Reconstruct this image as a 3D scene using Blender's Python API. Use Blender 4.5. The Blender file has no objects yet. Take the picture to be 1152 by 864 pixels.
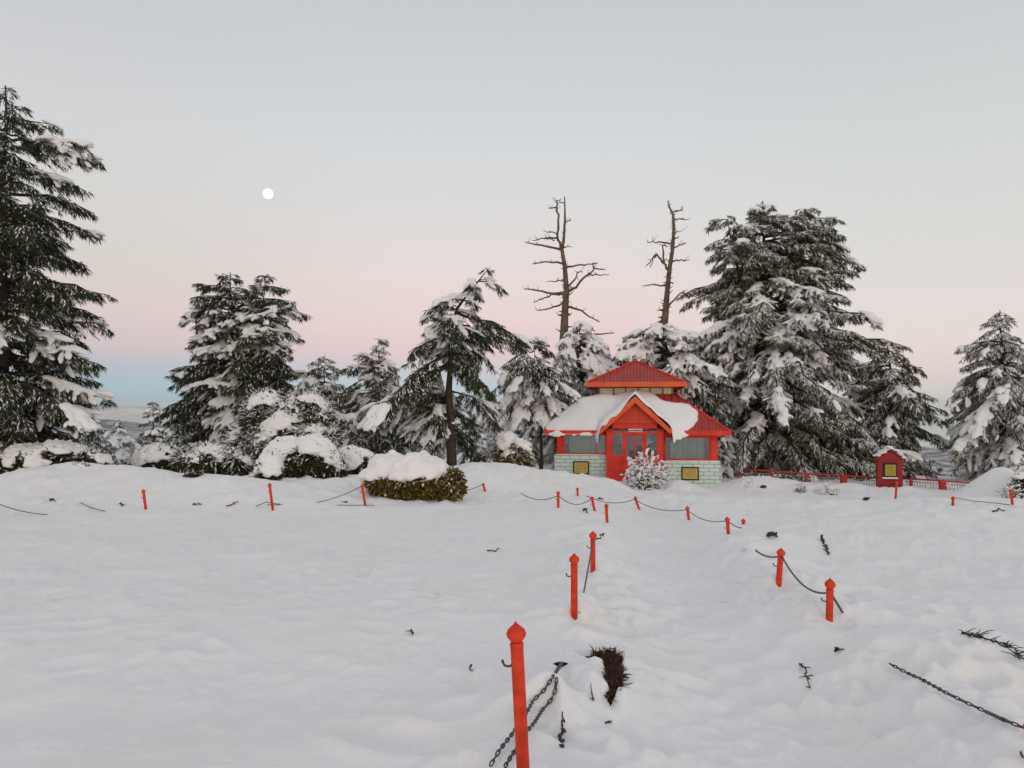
import bpy, math, random
import numpy as np
from mathutils import Vector

R = math.radians
SC = bpy.context.scene
COL = SC.collection

# ------------------------------------------------------------------ camera
EYE = 1.65
HAZE = 4e-5
PITCH = math.atan(33 / 866)
cam_d = bpy.data.cameras.new('camera')
cam = bpy.data.objects.new('camera', cam_d)
COL.objects.link(cam)
cam.location = (0, 0, EYE)
cam.rotation_euler = (R(90) + PITCH, 0, 0)
cam_d.sensor_width = 36
cam_d.lens = 36 * 866 / 1152
cam_d.clip_start = 0.05
cam_d.clip_end = 100000
SC.camera = cam


def lin(r, g, b):
    f = lambda c: (c / 255 / 12.92) if c / 255 <= .04045 else ((c / 255 + .055) / 1.055) ** 2.4
    return (f(r), f(g), f(b), 1)


# ------------------------------------------------------------------ sky (dawn, opposite the sun)
SUN_EL, SUN_AZ = R(4), R(170)          # azimuth from +y towards +x : behind the camera
W = bpy.data.worlds.new('World')
SC.world = W
W.use_nodes = True
nt = W.node_tree
for n in list(nt.nodes):
    nt.nodes.remove(n)


def N(t, **kw):
    n = nt.nodes.new(t)
    for k, v in kw.items():
        setattr(n, k, v)
    return n


def ramp_node(stops):
    n = N('ShaderNodeValToRGB')
    cr = n.color_ramp
    while len(cr.elements) > 1:
        cr.elements.remove(cr.elements[-1])
    for i, (deg, c) in enumerate(stops):
        p = (math.sin(R(deg)) + .1) / 1.1
        e = cr.elements[0] if i == 0 else cr.elements.new(p)
        e.position = p
        e.color = lin(*c)
    return n


tc = N('ShaderNodeTexCoord')
sep = N('ShaderNodeSeparateXYZ')
nt.links.new(tc.outputs['Generated'], sep.inputs[0])
mr = N('ShaderNodeMapRange')
mr.inputs['From Min'].default_value = -.1
mr.inputs['From Max'].default_value = 1
nt.links.new(sep.outputs['Z'], mr.inputs['Value'])
SKY_LEFT = [(-5, (168, 190, 198)), (0, (164, 194, 205)), (1.8, (162, 194, 210)), (3.2, (179, 188, 205)), (4.6, (209, 192, 199)),
            (7, (219, 201, 200)), (10, (216, 206, 201)), (14, (215, 210, 207)), (19, (210, 210, 211)), (28, (199, 200, 203)), (50, (197, 198, 202)), (90, (185, 188, 195))]
SKY_MID = [(-5, (182, 208, 216)), (0, (178, 205, 214)), (1.8, (184, 208, 220)), (3.2, (206, 201, 212)), (4.6, (229, 200, 206)),
           (7, (234, 209, 210)), (10, (230, 216, 213)), (14, (222, 217, 216)), (19, (214, 215, 217)), (28, (201, 203, 207)), (50, (197, 198, 203)), (90, (185, 188, 195))]
SKY_RIGHT = [(-5, (196, 207, 205)), (-1.5, (200, 210, 208)), (0, (210, 213, 209)), (2, (224, 213, 209)), (4.6, (232, 219, 215)), (8, (227, 218, 216)),
             (12, (219, 217, 214)), (17, (213, 214, 214)), (28, (200, 201, 204)), (50, (197, 198, 203)), (90, (185, 188, 195))]
SKY_BACK = [(-5, (240, 215, 195)), (0, (255, 228, 196)), (5, (255, 236, 210)), (12, (246, 232, 218)), (25, (222, 221, 222)), (50, (202, 202, 205)), (90, (185, 188, 195))]
ramps = [ramp_node(s) for s in (SKY_LEFT, SKY_MID, SKY_RIGHT, SKY_BACK)]
for r_ in ramps:
    nt.links.new(mr.outputs[0], r_.inputs[0])


def mapr(src, a, b):
    m = N('ShaderNodeMapRange', interpolation_type='SMOOTHSTEP')
    m.inputs['From Min'].default_value = a
    m.inputs['From Max'].default_value = b
    nt.links.new(src, m.inputs['Value'])
    return m.outputs[0]


def mixc(f, a, b):
    m = N('ShaderNodeMix', data_type='RGBA')
    nt.links.new(f, m.inputs['Factor'])
    nt.links.new(a, m.inputs['A'])
    nt.links.new(b, m.inputs['B'])
    return m.outputs['Result']


c1 = mixc(mapr(sep.outputs['X'], -.5, -.1), ramps[0].outputs[0], ramps[1].outputs[0])
c2 = mixc(mapr(sep.outputs['X'], .08, .45), c1, ramps[2].outputs[0])
c3 = mixc(mapr(sep.outputs['Y'], .3, -.7), c2, ramps[3].outputs[0])
bg = N('ShaderNodeBackground')
nt.links.new(c3, bg.inputs[0])
bg.inputs[1].default_value = .97
sky = N('ShaderNodeTexSky', sky_type='NISHITA')
sky.sun_disc = False
sky.sun_elevation = SUN_EL
sky.sun_rotation = SUN_AZ
bg2 = N('ShaderNodeBackground')
nt.links.new(sky.outputs[0], bg2.inputs[0])
bg2.inputs[1].default_value = .02
add = N('ShaderNodeAddShader')
nt.links.new(bg.outputs[0], add.inputs[0])
nt.links.new(bg2.outputs[0], add.inputs[1])
out = N('ShaderNodeOutputWorld')
nt.links.new(add.outputs[0], out.inputs[0])

sun_d = bpy.data.lights.new('sun', 'SUN')
sun_d.energy = .5
sun_d.angle = R(14)
sun_d.color = (1, .82, .66)
sun = bpy.data.objects.new('sun', sun_d)
COL.objects.link(sun)
sd_ = Vector((math.sin(SUN_AZ) * math.cos(SUN_EL), math.cos(SUN_AZ) * math.cos(SUN_EL), math.sin(SUN_EL)))
sun.rotation_euler = (-sd_).to_track_quat('-Z', 'Y').to_euler()

vs = SC.view_settings
vs.view_transform = 'Standard'
vs.look = 'None'
vs.exposure = 0
vs.gamma = 1
vs.use_curve_mapping = False
SC.cycles.max_bounces = 6
SC.cycles.diffuse_bounces = 4
SC.cycles.transparent_max_bounces = 8

# ------------------------------------------------------------------ helpers
TAB = np.random.RandomState(7).rand(32, 32, 32)


def n3(p, f=1.0, off=0.0):
    """smooth value noise, 0..1; p is (n,3)"""
    q = np.asarray(p, float) * f + off
    i = np.floor(q).astype(int)
    t = q - i
    t = t * t * (3 - 2 * t)
    o = 0
    for dx in (0, 1):
        for dy in (0, 1):
            for dz in (0, 1):
                w = (t[:, 0] if dx else 1 - t[:, 0]) * (t[:, 1] if dy else 1 - t[:, 1]) * (t[:, 2] if dz else 1 - t[:, 2])
                o = o + w * TAB[(i[:, 0] + dx) & 31, (i[:, 1] + dy) & 31, (i[:, 2] + dz) & 31]
    return o


def n2(x, y, f=1.0, off=0.0):
    x = np.atleast_1d(np.asarray(x, float)); y = np.atleast_1d(np.asarray(y, float))
    sh = x.shape
    c, s = math.cos(off * 1.7), math.sin(off * 1.7)
    X = (x * c - y * s).ravel(); Y = (x * s + y * c).ravel()
    return n3(np.stack([X, Y, np.full(X.size, off * 3.3 / f)], 1), f, off).reshape(sh)


def sst(a, b, v):
    t = np.clip((v - a) / (b - a), 0, 1)
    return t * t * (3 - 2 * t)


def at(px, py, D):
    """world point at depth D (metres along y) behind photo pixel px,py"""
    X = (px - 576) / 866; Z = (432 - py) / 866
    dy = math.cos(PITCH) - Z * math.sin(PITCH); dz = math.sin(PITCH) + Z * math.cos(PITCH)
    return np.array([X * D / dy, D, EYE + dz * D / dy])


def mesh_np(name, V, F, smooth=True):
    V = np.asarray(V, np.float32); F = np.asarray(F, np.int32)
    me = bpy.data.meshes.new(name)
    k = F.shape[1]
    me.vertices.add(len(V)); me.vertices.foreach_set('co', V.ravel())
    me.loops.add(F.size); me.loops.foreach_set('vertex_index', F.ravel())
    me.polygons.add(len(F)); me.polygons.foreach_set('loop_start', np.arange(0, F.size, k, dtype=np.int32))
    me.polygons.foreach_set('use_smooth', np.full(len(F), smooth))
    me.update(calc_edges=True)
    return me


class MB:
    """collects shapes into ONE mesh"""
    def __init__(s):
        s.v = []; s.f = []; s.n = 0

    def add(s, V, F):
        s.v += [tuple(p) for p in V]
        s.f += [tuple(int(i) + s.n for i in f) for f in F]
        s.n += len(V)

    def box(s, x0, x1, y0, y1, z0, z1):
        V = [(x, y, z) for z in (z0, z1) for y in (y0, y1) for x in (x0, x1)]
        s.add(V, [(0, 2, 3, 1), (4, 5, 7, 6), (0, 1, 5, 4), (2, 6, 7, 3), (0, 4, 6, 2), (1, 3, 7, 5)])

    def prism(s, poly, d0, d1, axis='y'):
        """polygon (a,b) extruded along axis"""
        n = len(poly)
        mk = (lambda a, b, d: (a, d, b)) if axis == 'y' else ((lambda a, b, d: (d, a, b)) if axis == 'x' else (lambda a, b, d: (a, b, d)))
        V = [mk(a, b, d0) for a, b in poly] + [mk(a, b, d1) for a, b in poly]
        s.add(V, [tuple(range(n)), tuple(range(2 * n - 1, n - 1, -1))] + [(i, i + n, (i + 1) % n + n, (i + 1) % n) for i in range(n)])

    def tube(s, pts, rad, n=8, cap=True):
        pts = [Vector(p) for p in pts]
        if not hasattr(rad, '__len__'):
            rad = [rad] * len(pts)
        V = []; F = []
        up = Vector((.31, .17, .93)).normalized()
        for i, p in enumerate(pts):
            d = (pts[min(i + 1, len(pts) - 1)] - pts[max(i - 1, 0)])
            d = d.normalized() if d.length > 1e-9 else Vector((0, 0, 1))
            a = d.cross(up)
            if a.length < .05:
                a = d.cross(Vector((1, 0, 0)))
            a.normalize(); b = d.cross(a)
            for k in range(n):
                t = 2 * math.pi * k / n
                V.append(p + (a * math.cos(t) + b * math.sin(t)) * rad[i])
        for i in range(len(pts) - 1):
            for k in range(n):
                k2 = (k + 1) % n
                F.append((i * n + k, i * n + k2, (i + 1) * n + k2, (i + 1) * n + k))
        if cap:
            F.append(tuple(range(n - 1, -1, -1)))
            F.append(tuple(range((len(pts) - 1) * n, len(pts) * n)))
        s.add(V, F)

    def lathe(s, prof, n=16, c=(0, 0, 0)):
        V = []; F = []
        for r, z in prof:
            for k in range(n):
                t = 2 * math.pi * k / n
                V.append((c[0] + r * math.cos(t), c[1] + r * math.sin(t), c[2] + z))
        for i in range(len(prof) - 1):
            for k in range(n):
                k2 = (k + 1) % n
                F.append((i * n + k, i * n + k2, (i + 1) * n + k2, (i + 1) * n + k))
        F.append(tuple(range(n - 1, -1, -1)))
        F.append(tuple(range((len(prof) - 1) * n, len(prof) * n)))
        s.add(V, F)

    def build(s, name, mat, parent=None, smooth=False, bevel=0):
        me = bpy.data.meshes.new(name)
        me.from_pydata(s.v, [], s.f)
        if smooth:
            me.polygons.foreach_set('use_smooth', [True] * len(me.polygons))
        me.update()
        o = link(name, me, mat, parent)
        if bevel:
            m = o.modifiers.new('bevel', 'BEVEL'); m.width = bevel; m.segments = 2; m.limit_method = 'ANGLE'
        return o


def link(name, me, mat, parent=None):
    o = bpy.data.objects.new(name, me)
    COL.objects.link(o)
    if mat is not None and not me.materials:
        me.materials.append(mat)
    if parent is not None:
        o.parent = parent
    return o


def tag(o, label=None, cat=None, group=None, kind=None):
    for k, v in (('label', label), ('category', cat), ('group', group), ('kind', kind)):
        if v:
            o[k] = v
    return o


def empty(name, loc, rz=0):
    o = bpy.data.objects.new(name, None)
    COL.objects.link(o)
    o.location = loc; o.rotation_euler = (0, 0, rz); o.empty_display_size = .3
    return o


# ------------------------------------------------------------------ materials
def mat(name, col, rough=.6, spec=.3, var=None, vscale=3, bump=0, bscale=20, detail=4, metal=0):
    m = bpy.data.materials.new(name); m.use_nodes = True
    t = m.node_tree; b = t.nodes['Principled BSDF']
    b.inputs['Roughness'].default_value = rough
    b.inputs['Specular IOR Level'].default_value = spec
    b.inputs['Metallic'].default_value = metal
    col = tuple(col)[:3] + (1,)
    b.inputs['Base Color'].default_value = col
    co = t.nodes.new('ShaderNodeTexCoord')
    if var is not None:
        no = t.nodes.new('ShaderNodeTexNoise'); no.inputs['Scale'].default_value = vscale; no.inputs['Detail'].default_value = detail
        t.links.new(co.outputs['Object'], no.inputs['Vector'])
        mr = t.nodes.new('ShaderNodeMapRange'); mr.inputs['From Min'].default_value = .35; mr.inputs['From Max'].default_value = .68
        t.links.new(no.outputs['Fac'], mr.inputs['Value'])
        mx = t.nodes.new('ShaderNodeMix'); mx.data_type = 'RGBA'
        mx.inputs['A'].default_value = col; mx.inputs['B'].default_value = tuple(var)[:3] + (1,)
        t.links.new(mr.outputs[0], mx.inputs['Factor'])
        t.links.new(mx.outputs['Result'], b.inputs['Base Color'])
    if bump:
        no = t.nodes.new('ShaderNodeTexNoise'); no.inputs['Scale'].default_value = bscale; no.inputs['Detail'].default_value = 5
        t.links.new(co.outputs['Object'], no.inputs['Vector'])
        bp = t.nodes.new('ShaderNodeBump'); bp.inputs['Strength'].default_value = bump; bp.inputs['Distance'].default_value = .03
        t.links.new(no.outputs['Fac'], bp.inputs['Height']); t.links.new(bp.outputs[0], b.inputs['Normal'])
    return m


def leafmat(name, a, b_, rough=.65):
    m = bpy.data.materials.new(name); m.use_nodes = True
    t = m.node_tree; b = t.nodes['Principled BSDF']
    b.inputs['Roughness'].default_value = rough; b.inputs['Specular IOR Level'].default_value = .2
    g = t.nodes.new('ShaderNodeNewGeometry')
    mx = t.nodes.new('ShaderNodeMix'); mx.data_type = 'RGBA'
    mx.inputs['A'].default_value = a + (1,); mx.inputs['B'].default_value = b_ + (1,)
    t.links.new(g.outputs['Random Per Island'], mx.inputs['Factor'])
    t.links.new(mx.outputs['Result'], b.inputs['Base Color'])
    return m


M = {}
M['tree_snow'] = mat('tree_snow', (.86, .85, .85), .7, .2, bump=.25, bscale=9)
M['roof_snow'] = mat('roof_snow', (.86, .86, .87), .7, .2, bump=.2, bscale=5)
M['needles'] = leafmat('needles', (.026, .036, .018), (.07, .075, .034))
M['needles_warm'] = leafmat('needles_warm', (.05, .056, .024), (.15, .145, .065))
M['needles_gray'] = leafmat('needles_gray', (.07, .075, .055), (.19, .18, .14))
M['leaves'] = leafmat('leaves', (.022, .03, .012), (.075, .075, .03))
M['gold_leaves'] = leafmat('gold_leaves', (.03, .03, .01), (.27, .2, .04))
M['bark'] = mat('bark', (.05, .038, .03), .85, .1, (.09, .07, .055), 6, .8, 30)
M['dead_wood'] = mat('dead_wood', (.12, .082, .06), .85, .1, (.2, .145, .11), 3, .8, 25)
M['twig'] = mat('twig', (.07, .055, .045), .85, .1)
M['red_paint'] = mat('red_paint', (.78, .05, .03), .5, .25, (.56, .035, .025), 3, .08, 40)
M['post_paint'] = mat('post_paint', (.78, .062, .024), .55, .2, (.5, .035, .018), 14, .15, 60)
M['orange_paint'] = mat('orange_paint', (.78, .13, .04), .5, .3, (.66, .085, .03), 2.5, .05, 30)
M['gable_paint'] = mat('gable_paint', (.74, .075, .028), .5, .3, (.62, .05, .026), 2)
M['rail_paint'] = mat('rail_paint', (.52, .05, .042), .6, .25, (.36, .035, .03), 4)
M['booth_paint'] = mat('booth_paint', (.34, .03, .032), .55, .25, (.24, .022, .026), 3)
M['chain'] = mat('chain', (.12, .125, .13), .45, .5, (.06, .055, .05), 12, metal=.6)
M['chain_far'] = mat('chain_far', (.09, .09, .1), .6, .3)
M['steel'] = mat('steel', (.3, .3, .3), .5, .4, metal=.4)
M['soil'] = mat('soil', (.045, .022, .015), .9, .1, (.02, .012, .009), 14, 1, 40)
M['dry_grass'] = leafmat('dry_grass', (.04, .018, .011), (.12, .055, .032))
M['black'] = mat('black', (.015, .014, .013), .4, .3)
M['gold'] = mat('gold', (.6, .45, .13), .5, .3, (.5, .36, .1), 6)
M['yellow'] = mat('yellow', (.5, .36, .04), .6, .3, (.38, .28, .05), 7)
M['ink'] = mat('ink', (.2, .14, .06), .7, .1)
M['redink'] = mat('redink', (.5, .06, .09), .7, .1)
M['sign_white'] = mat('sign_white', (.75, .66, .66), .5, .3)
M['wood'] = mat('wood', (.34, .17, .06), .6, .2, (.24, .1, .035), 4)
M['cream'] = mat('cream', (.72, .6, .33), .6, .2, (.55, .42, .2), 5)
M['curtain'] = mat('curtain', (.66, .7, .65), .85, .1, (.5, .54, .5), 2)
M['blue_curtain'] = mat('blue_curtain', (.1, .15, .27), .85, .1, (.12, .16, .25), 4)
M['inside'] = mat('inside', (.16, .13, .11), .8, .1)


def brick_mat():
    m = mat('mint_blocks', (.6, .68, .63), .6, .25)
    t = m.node_tree; b = t.nodes['Principled BSDF']
    co = t.nodes.new('ShaderNodeTexCoord'); mp = t.nodes.new('ShaderNodeMapping')
    mp.inputs['Rotation'].default_value = (R(-90), 0, 0)
    t.links.new(co.outputs['Object'], mp.inputs[0])
    br = t.nodes.new('ShaderNodeTexBrick')
    br.inputs['Color1'].default_value = (.58, .73, .65, 1); br.inputs['Color2'].default_value = (.68, .77, .72, 1)
    br.inputs['Mortar'].default_value = (.27, .42, .35, 1)
    br.inputs['Scale'].default_value = 1; br.inputs['Mortar Size'].default_value = .016
    br.inputs['Brick Width'].default_value = .42; br.inputs['Row Height'].default_value = .155
    t.links.new(mp.outputs[0], br.inputs['Vector'])
    no = t.nodes.new('ShaderNodeTexNoise'); no.inputs['Scale'].default_value = 4
    t.links.new(co.outputs['Object'], no.inputs[0])
    mx = t.nodes.new('ShaderNodeMix'); mx.data_type = 'RGBA'; mx.blend_type = 'MULTIPLY'; mx.inputs['Factor'].default_value = .35
    t.links.new(br.outputs['Color'], mx.inputs['A']); t.links.new(no.outputs['Color'], mx.inputs['B'])
    t.links.new(br.outputs['Color'], b.inputs['Base Color'])
    bp = t.nodes.new('ShaderNodeBump'); bp.inputs['Strength'].default_value = .4; bp.inputs['Distance'].default_value = .02; bp.invert = True
    t.links.new(br.outputs['Fac'], bp.inputs['Height']); t.links.new(bp.outputs[0], b.inputs['Normal'])
    return m


M['mint'] = brick_mat()


def ribbed(name, axis):
    m = mat(name, (.44, .06, .042), .5, .3, (.36, .05, .04), 2)
    t = m.node_tree; b = t.nodes['Principled BSDF']
    co = t.nodes.new('ShaderNodeTexCoord'); wv = t.nodes.new('ShaderNodeTexWave')
    wv.bands_direction = axis; wv.inputs['Scale'].default_value = 1.1
    t.links.new(co.outputs['Object'], wv.inputs['Vector'])
    bp = t.nodes.new('ShaderNodeBump'); bp.inputs['Strength'].default_value = .9; bp.inputs['Distance'].default_value = .09
    t.links.new(wv.outputs['Fac'], bp.inputs['Height']); t.links.new(bp.outputs[0], b.inputs['Normal'])
    return m


M['roof_x'] = ribbed('roof_sheet_front', 'X')
M['roof_y'] = ribbed('roof_sheet_side', 'Y')


def glass_mat(name, tint, refl=.12):
    m = bpy.data.materials.new(name); m.use_nodes = True
    t = m.node_tree; t.nodes.clear()
    tr = t.nodes.new('ShaderNodeBsdfTransparent'); tr.inputs[0].default_value = tint + (1,)
    gl = t.nodes.new('ShaderNodeBsdfGlossy'); gl.inputs['Roughness'].default_value = .06
    fr = t.nodes.new('ShaderNodeFresnel'); fr.inputs[0].default_value = 1.5
    ad = t.nodes.new('ShaderNodeMath'); ad.operation = 'ADD'; ad.inputs[1].default_value = refl
    mx = t.nodes.new('ShaderNodeMixShader'); o = t.nodes.new('ShaderNodeOutputMaterial')
    t.links.new(fr.outputs[0], ad.inputs[0]); t.links.new(ad.outputs[0], mx.inputs[0])
    t.links.new(tr.outputs[0], mx.inputs[1]); t.links.new(gl.outputs[0], mx.inputs[2]); t.links.new(mx.outputs[0], o.inputs[0])
    return m


M['glass'] = glass_mat('glass', (.78, .84, .8), .13)


def emit_mat(name, col, s):
    m = bpy.data.materials.new(name); m.use_nodes = True
    b = m.node_tree.nodes['Principled BSDF']
    b.inputs['Base Color'].default_value = (.5, .5, .5, 1)
    b.inputs['Emission Color'].default_value = col + (1,); b.inputs['Emission Strength'].default_value = s
    return m


def snow_ground_mat():
    m = mat('ground_snow', (.85, .855, .865), .65, .25)
    t = m.node_tree; b = t.nodes['Principled BSDF']
    co = t.nodes.new('ShaderNodeTexCoord')
    no = t.nodes.new('ShaderNodeTexNoise'); no.inputs['Scale'].default_value = .9; no.inputs['Detail'].default_value = 6
    t.links.new(co.outputs['Object'], no.inputs['Vector'])
    mr = t.nodes.new('ShaderNodeMapRange'); mr.inputs['From Min'].default_value = .5; mr.inputs['From Max'].default_value = .78
    t.links.new(no.outputs['Fac'], mr.inputs['Value'])
    mx = t.nodes.new('ShaderNodeMix'); mx.data_type = 'RGBA'
    mx.inputs['A'].default_value = (.85, .855, .87, 1); mx.inputs['B'].default_value = (.84, .82, .78, 1)
    t.links.new(mr.outputs[0], mx.inputs['Factor']); t.links.new(mx.outputs['Result'], b.inputs['Base Color'])
    n1 = t.nodes.new('ShaderNodeTexNoise'); n1.inputs['Scale'].default_value = 11; n1.inputs['Detail'].default_value = 6; n1.inputs['Roughness'].default_value = .6
    t.links.new(co.outputs['Object'], n1.inputs['Vector'])
    bp = t.nodes.new('ShaderNodeBump'); bp.inputs['Strength'].default_value = .7; bp.inputs['Distance'].default_value = .03
    b.inputs['Sheen Weight'].default_value = .3; b.inputs['Sheen Roughness'].default_value = .5
    t.links.new(n1.outputs['Fac'], bp.inputs['Height']); t.links.new(bp.outputs[0], b.inputs['Normal'])
    return m


M['ground'] = snow_ground_mat()


def hills_mat(name, forest, snow, sc, lo, hi):
    m = mat(name, snow, .9, 0)
    t = m.node_tree; b = t.nodes['Principled BSDF']
    co = t.nodes.new('ShaderNodeTexCoord')
    no = t.nodes.new('ShaderNodeTexNoise'); no.inputs['Scale'].default_value = sc; no.inputs['Detail'].default_value = 9; no.inputs['Roughness'].default_value = .72
    t.links.new(co.outputs['Object'], no.inputs['Vector'])
    mr = t.nodes.new('ShaderNodeMapRange'); mr.inputs['From Min'].default_value = lo; mr.inputs['From Max'].default_value = hi
    t.links.new(no.outputs['Fac'], mr.inputs['Value'])
    mx = t.nodes.new('ShaderNodeMix'); mx.data_type = 'RGBA'
    mx.inputs['A'].default_value = forest + (1,); mx.inputs['B'].default_value = snow + (1,)
    t.links.new(mr.outputs[0], mx.inputs['Factor']); t.links.new(mx.outputs['Result'], b.inputs['Base Color'])
    return m


M['hills'] = hills_mat('hills', (.11, .12, .12), (.62, .6, .62), .012, .42, .6)
M['mountains'] = hills_mat('mountains', (.3, .3, .34), (.85, .8, .78), .0006, .3, .55)

# ------------------------------------------------------------------ ground
PY = np.array([-80, 0, 3, 5, 6.6, 8.8, 12.4, 17, 22, 32, 42, 50, 62, 100, 400, 1200, 4000])
PZ = np.array([.0, 0, -.1, -.13, -.1, -.15, -.3, -.45, -.68, -1.15, -1.5, -2.2, -5, -22, -170, -420, -600.])


def lines_ridge(x, y, pts, w):
    d = np.full(np.shape(x), 1e9)
    for (a, b) in zip(pts[:-1], pts[1:]):
        ax, ay = a; bx, by = b
        L2 = (bx - ax) ** 2 + (by - ay) ** 2
        t = np.clip(((x - ax) * (bx - ax) + (y - ay) * (by - ay)) / L2, 0, 1)
        d = np.minimum(d, np.hypot(x - ax - t * (bx - ax), y - ay - t * (by - ay)))
    return np.exp(-(d / w) ** 2)


RIDGE_A = [(.05, 3.2), (.3, 4.6), (.52, 6.7), (.95, 9), (1.45, 13)]
RIDGE_B = [(2.3, 3.6), (2.5, 4.6), (2.65, 6.5), (2.8, 8.2), (3.1, 11)]
SOIL = [(583, 235), (600, 228), (640, 215), (690, 205), (750, 230), (785, 265), (775, 330), (765, 410), (735, 470), (705, 490), (670, 450), (690, 430), (665, 380), (670, 340), (655, 290), (620, 265), (590, 270)]
SOIL_PX = [(545 + a / 4.9625, 690 + b / 4.9655) for a, b in SOIL]


def poly_sd(x, y, P):
    """signed distance, positive inside"""
    d = np.full(np.shape(x), 1e9); ins = np.zeros(np.shape(x), bool)
    n = len(P)
    for i in range(n):
        ax, ay = P[i]; bx, by = P[(i + 1) % n]
        L2 = (bx - ax) ** 2 + (by - ay) ** 2 + 1e-12
        t = np.clip(((x - ax) * (bx - ax) + (y - ay) * (by - ay)) / L2, 0, 1)
        d = np.minimum(d, np.hypot(x - ax - t * (bx - ax), y - ay - t * (by - ay)))
        c = ((ay > y) != (by > y)) & (x < (bx - ax) * (y - ay) / (by - ay + 1e-12) + ax)
        ins ^= c
    return np.where(ins, d, -d)


_rs = np.random.RandomState(11)
FEET = []
for pts, n_, w_ in (([(-5, 6), (-2, 8), (.5, 7)], 90, 2.0), (RIDGE_A, 130, .4), (RIDGE_B, 120, .55), ([(1.2, 3.2), (2, 8), (3, 16), (4.3, 28)], 90, .5), ([(-3, 5), (-1, 9), (1, 14)], 70, 1.8), ([(-6, 9), (-2, 13), (3, 17)], 70, 2.5), ([(3.5, 7), (6, 14), (9, 24)], 60, 2)):
    pts = np.array(pts)
    for _ in range(n_):
        k = _rs.randint(len(pts) - 1); t = _rs.rand()
        p = pts[k] * (1 - t) + pts[k + 1] * t + _rs.randn(2) * w_
        FEET.append((p[0], p[1], _rs.uniform(.05, .12), _rs.uniform(.015, .06), _rs.uniform(0, 3.14)))

MOUNDS = []          # (x, y, radius, height)


def add_mound(px, py, D, r, h, ry=None):
    p = at(px, py, D)
    MOUNDS.append((p[0], p[1], r, h, ry or r))


for a in ((30, 540, 20, 1.4, .22), (110, 540, 21, 1.3, .25), (150, 540, 20, 1.0, .15), (235, 540, 19, 1.2, .2), (270, 545, 17.5, .7, .12), (350, 560, 17.5, 1.0, .12),
          (540, 540, 23.5, 1.5, .2), (585, 540, 25, 1.2, .3), (640, 540, 26, 1.3, .25), (690, 545, 26, .8, .2), (765, 545, 29, .7, .35), (852, 545, 31, 1.1, .45), (885, 545, 31.5, .9, .22),
          (930, 548, 30.5, .8, .2), (960, 548, 31, .8, .2), (1020, 552, 30, .7, .2), (1115, 560, 27, 1.0, .85), (1140, 560, 26.5, .7, .5), (865, 603, 11.5, .75, .17), (635, 600, 12.5, .6, .1),
          (640, 570, 18, .8, .12), (740, 565, 21, .8, .15), (1075, 760, 5.6, .7, .12), (600, 790, 4.6, .25, .05), (660, 720, 5.9, .22, .06), (700, 790, 4.9, .25, .07), (640, 800, 4.5, .2, .05)):
    add_mound(*a)


def G0(x, y):
    """large shape of the snow ground"""
    x = np.atleast_1d(np.asarray(x, float)); y = np.atleast_1d(np.asarray(y, float))
    r = np.where(y > 0, np.hypot(x * .55, y), -np.hypot(x, y) * .3)
    z = np.interp(r, PY, PZ)
    u = np.where(y > 1, x / np.maximum(y, 1) * 866 + 576, 576 + x * 800)
    A = np.interp(u, [-400, 0, 150, 300, 400, 540, 620, 700, 760, 850, 1000, 1400], [.5, .62, .66, .5, .55, .68, .3, .05, -.25, -.45, -.45, -.3])
    y0 = np.interp(u, [0, 300, 540, 640], [20.5, 20, 23, 25])
    z = z + A * sst(y0 - 4, y0 + .5, y) * (1 - .75 * sst(y0 + 1.5, y0 + 9, y))
    near = np.exp(-(np.hypot(x, y) / 60) ** 2)
    z = z + near * ((n2(x, y, .22, 1.3) - .5) * .22 * sst(4, 14, np.hypot(x, y)) + (n2(x, y, .8, 2.1) - .5) * .09)
    z = z + .10 * lines_ridge(x, y, RIDGE_A, .45) + .12 * lines_ridge(x, y, RIDGE_B, .5)
    z = z - .15 * lines_ridge(x, y, [(1.2, 2.5), (1.6, 6), (2, 9), (3, 16), (4.3, 28)], .8)
    for mx, my, mr_, mh, ry in MOUNDS:
        z = z + mh * np.exp(-(((x - mx) / mr_) ** 2 + ((y - my) / ry) ** 2))
    return z


def hit0(px, py):
    D = np.arange(2, 12, .01); d = at(px, py, 1.0) - np.array([0, 0, EYE])
    k = np.argmax(EYE + d[2] * D < G0(d[0] * D, D))
    return d[0] * D[k], D[k]


SOIL = np.array([hit0(*p) for p in SOIL_PX])
for _p in ((646, 693), (667, 642), (876, 658), (933, 697), (590, 905), (819, 601), (683, 588)):
    _h = hit0(*_p)
    FEET.append((_h[0] + .02, _h[1] - .03, .075, .05, 0))


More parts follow.
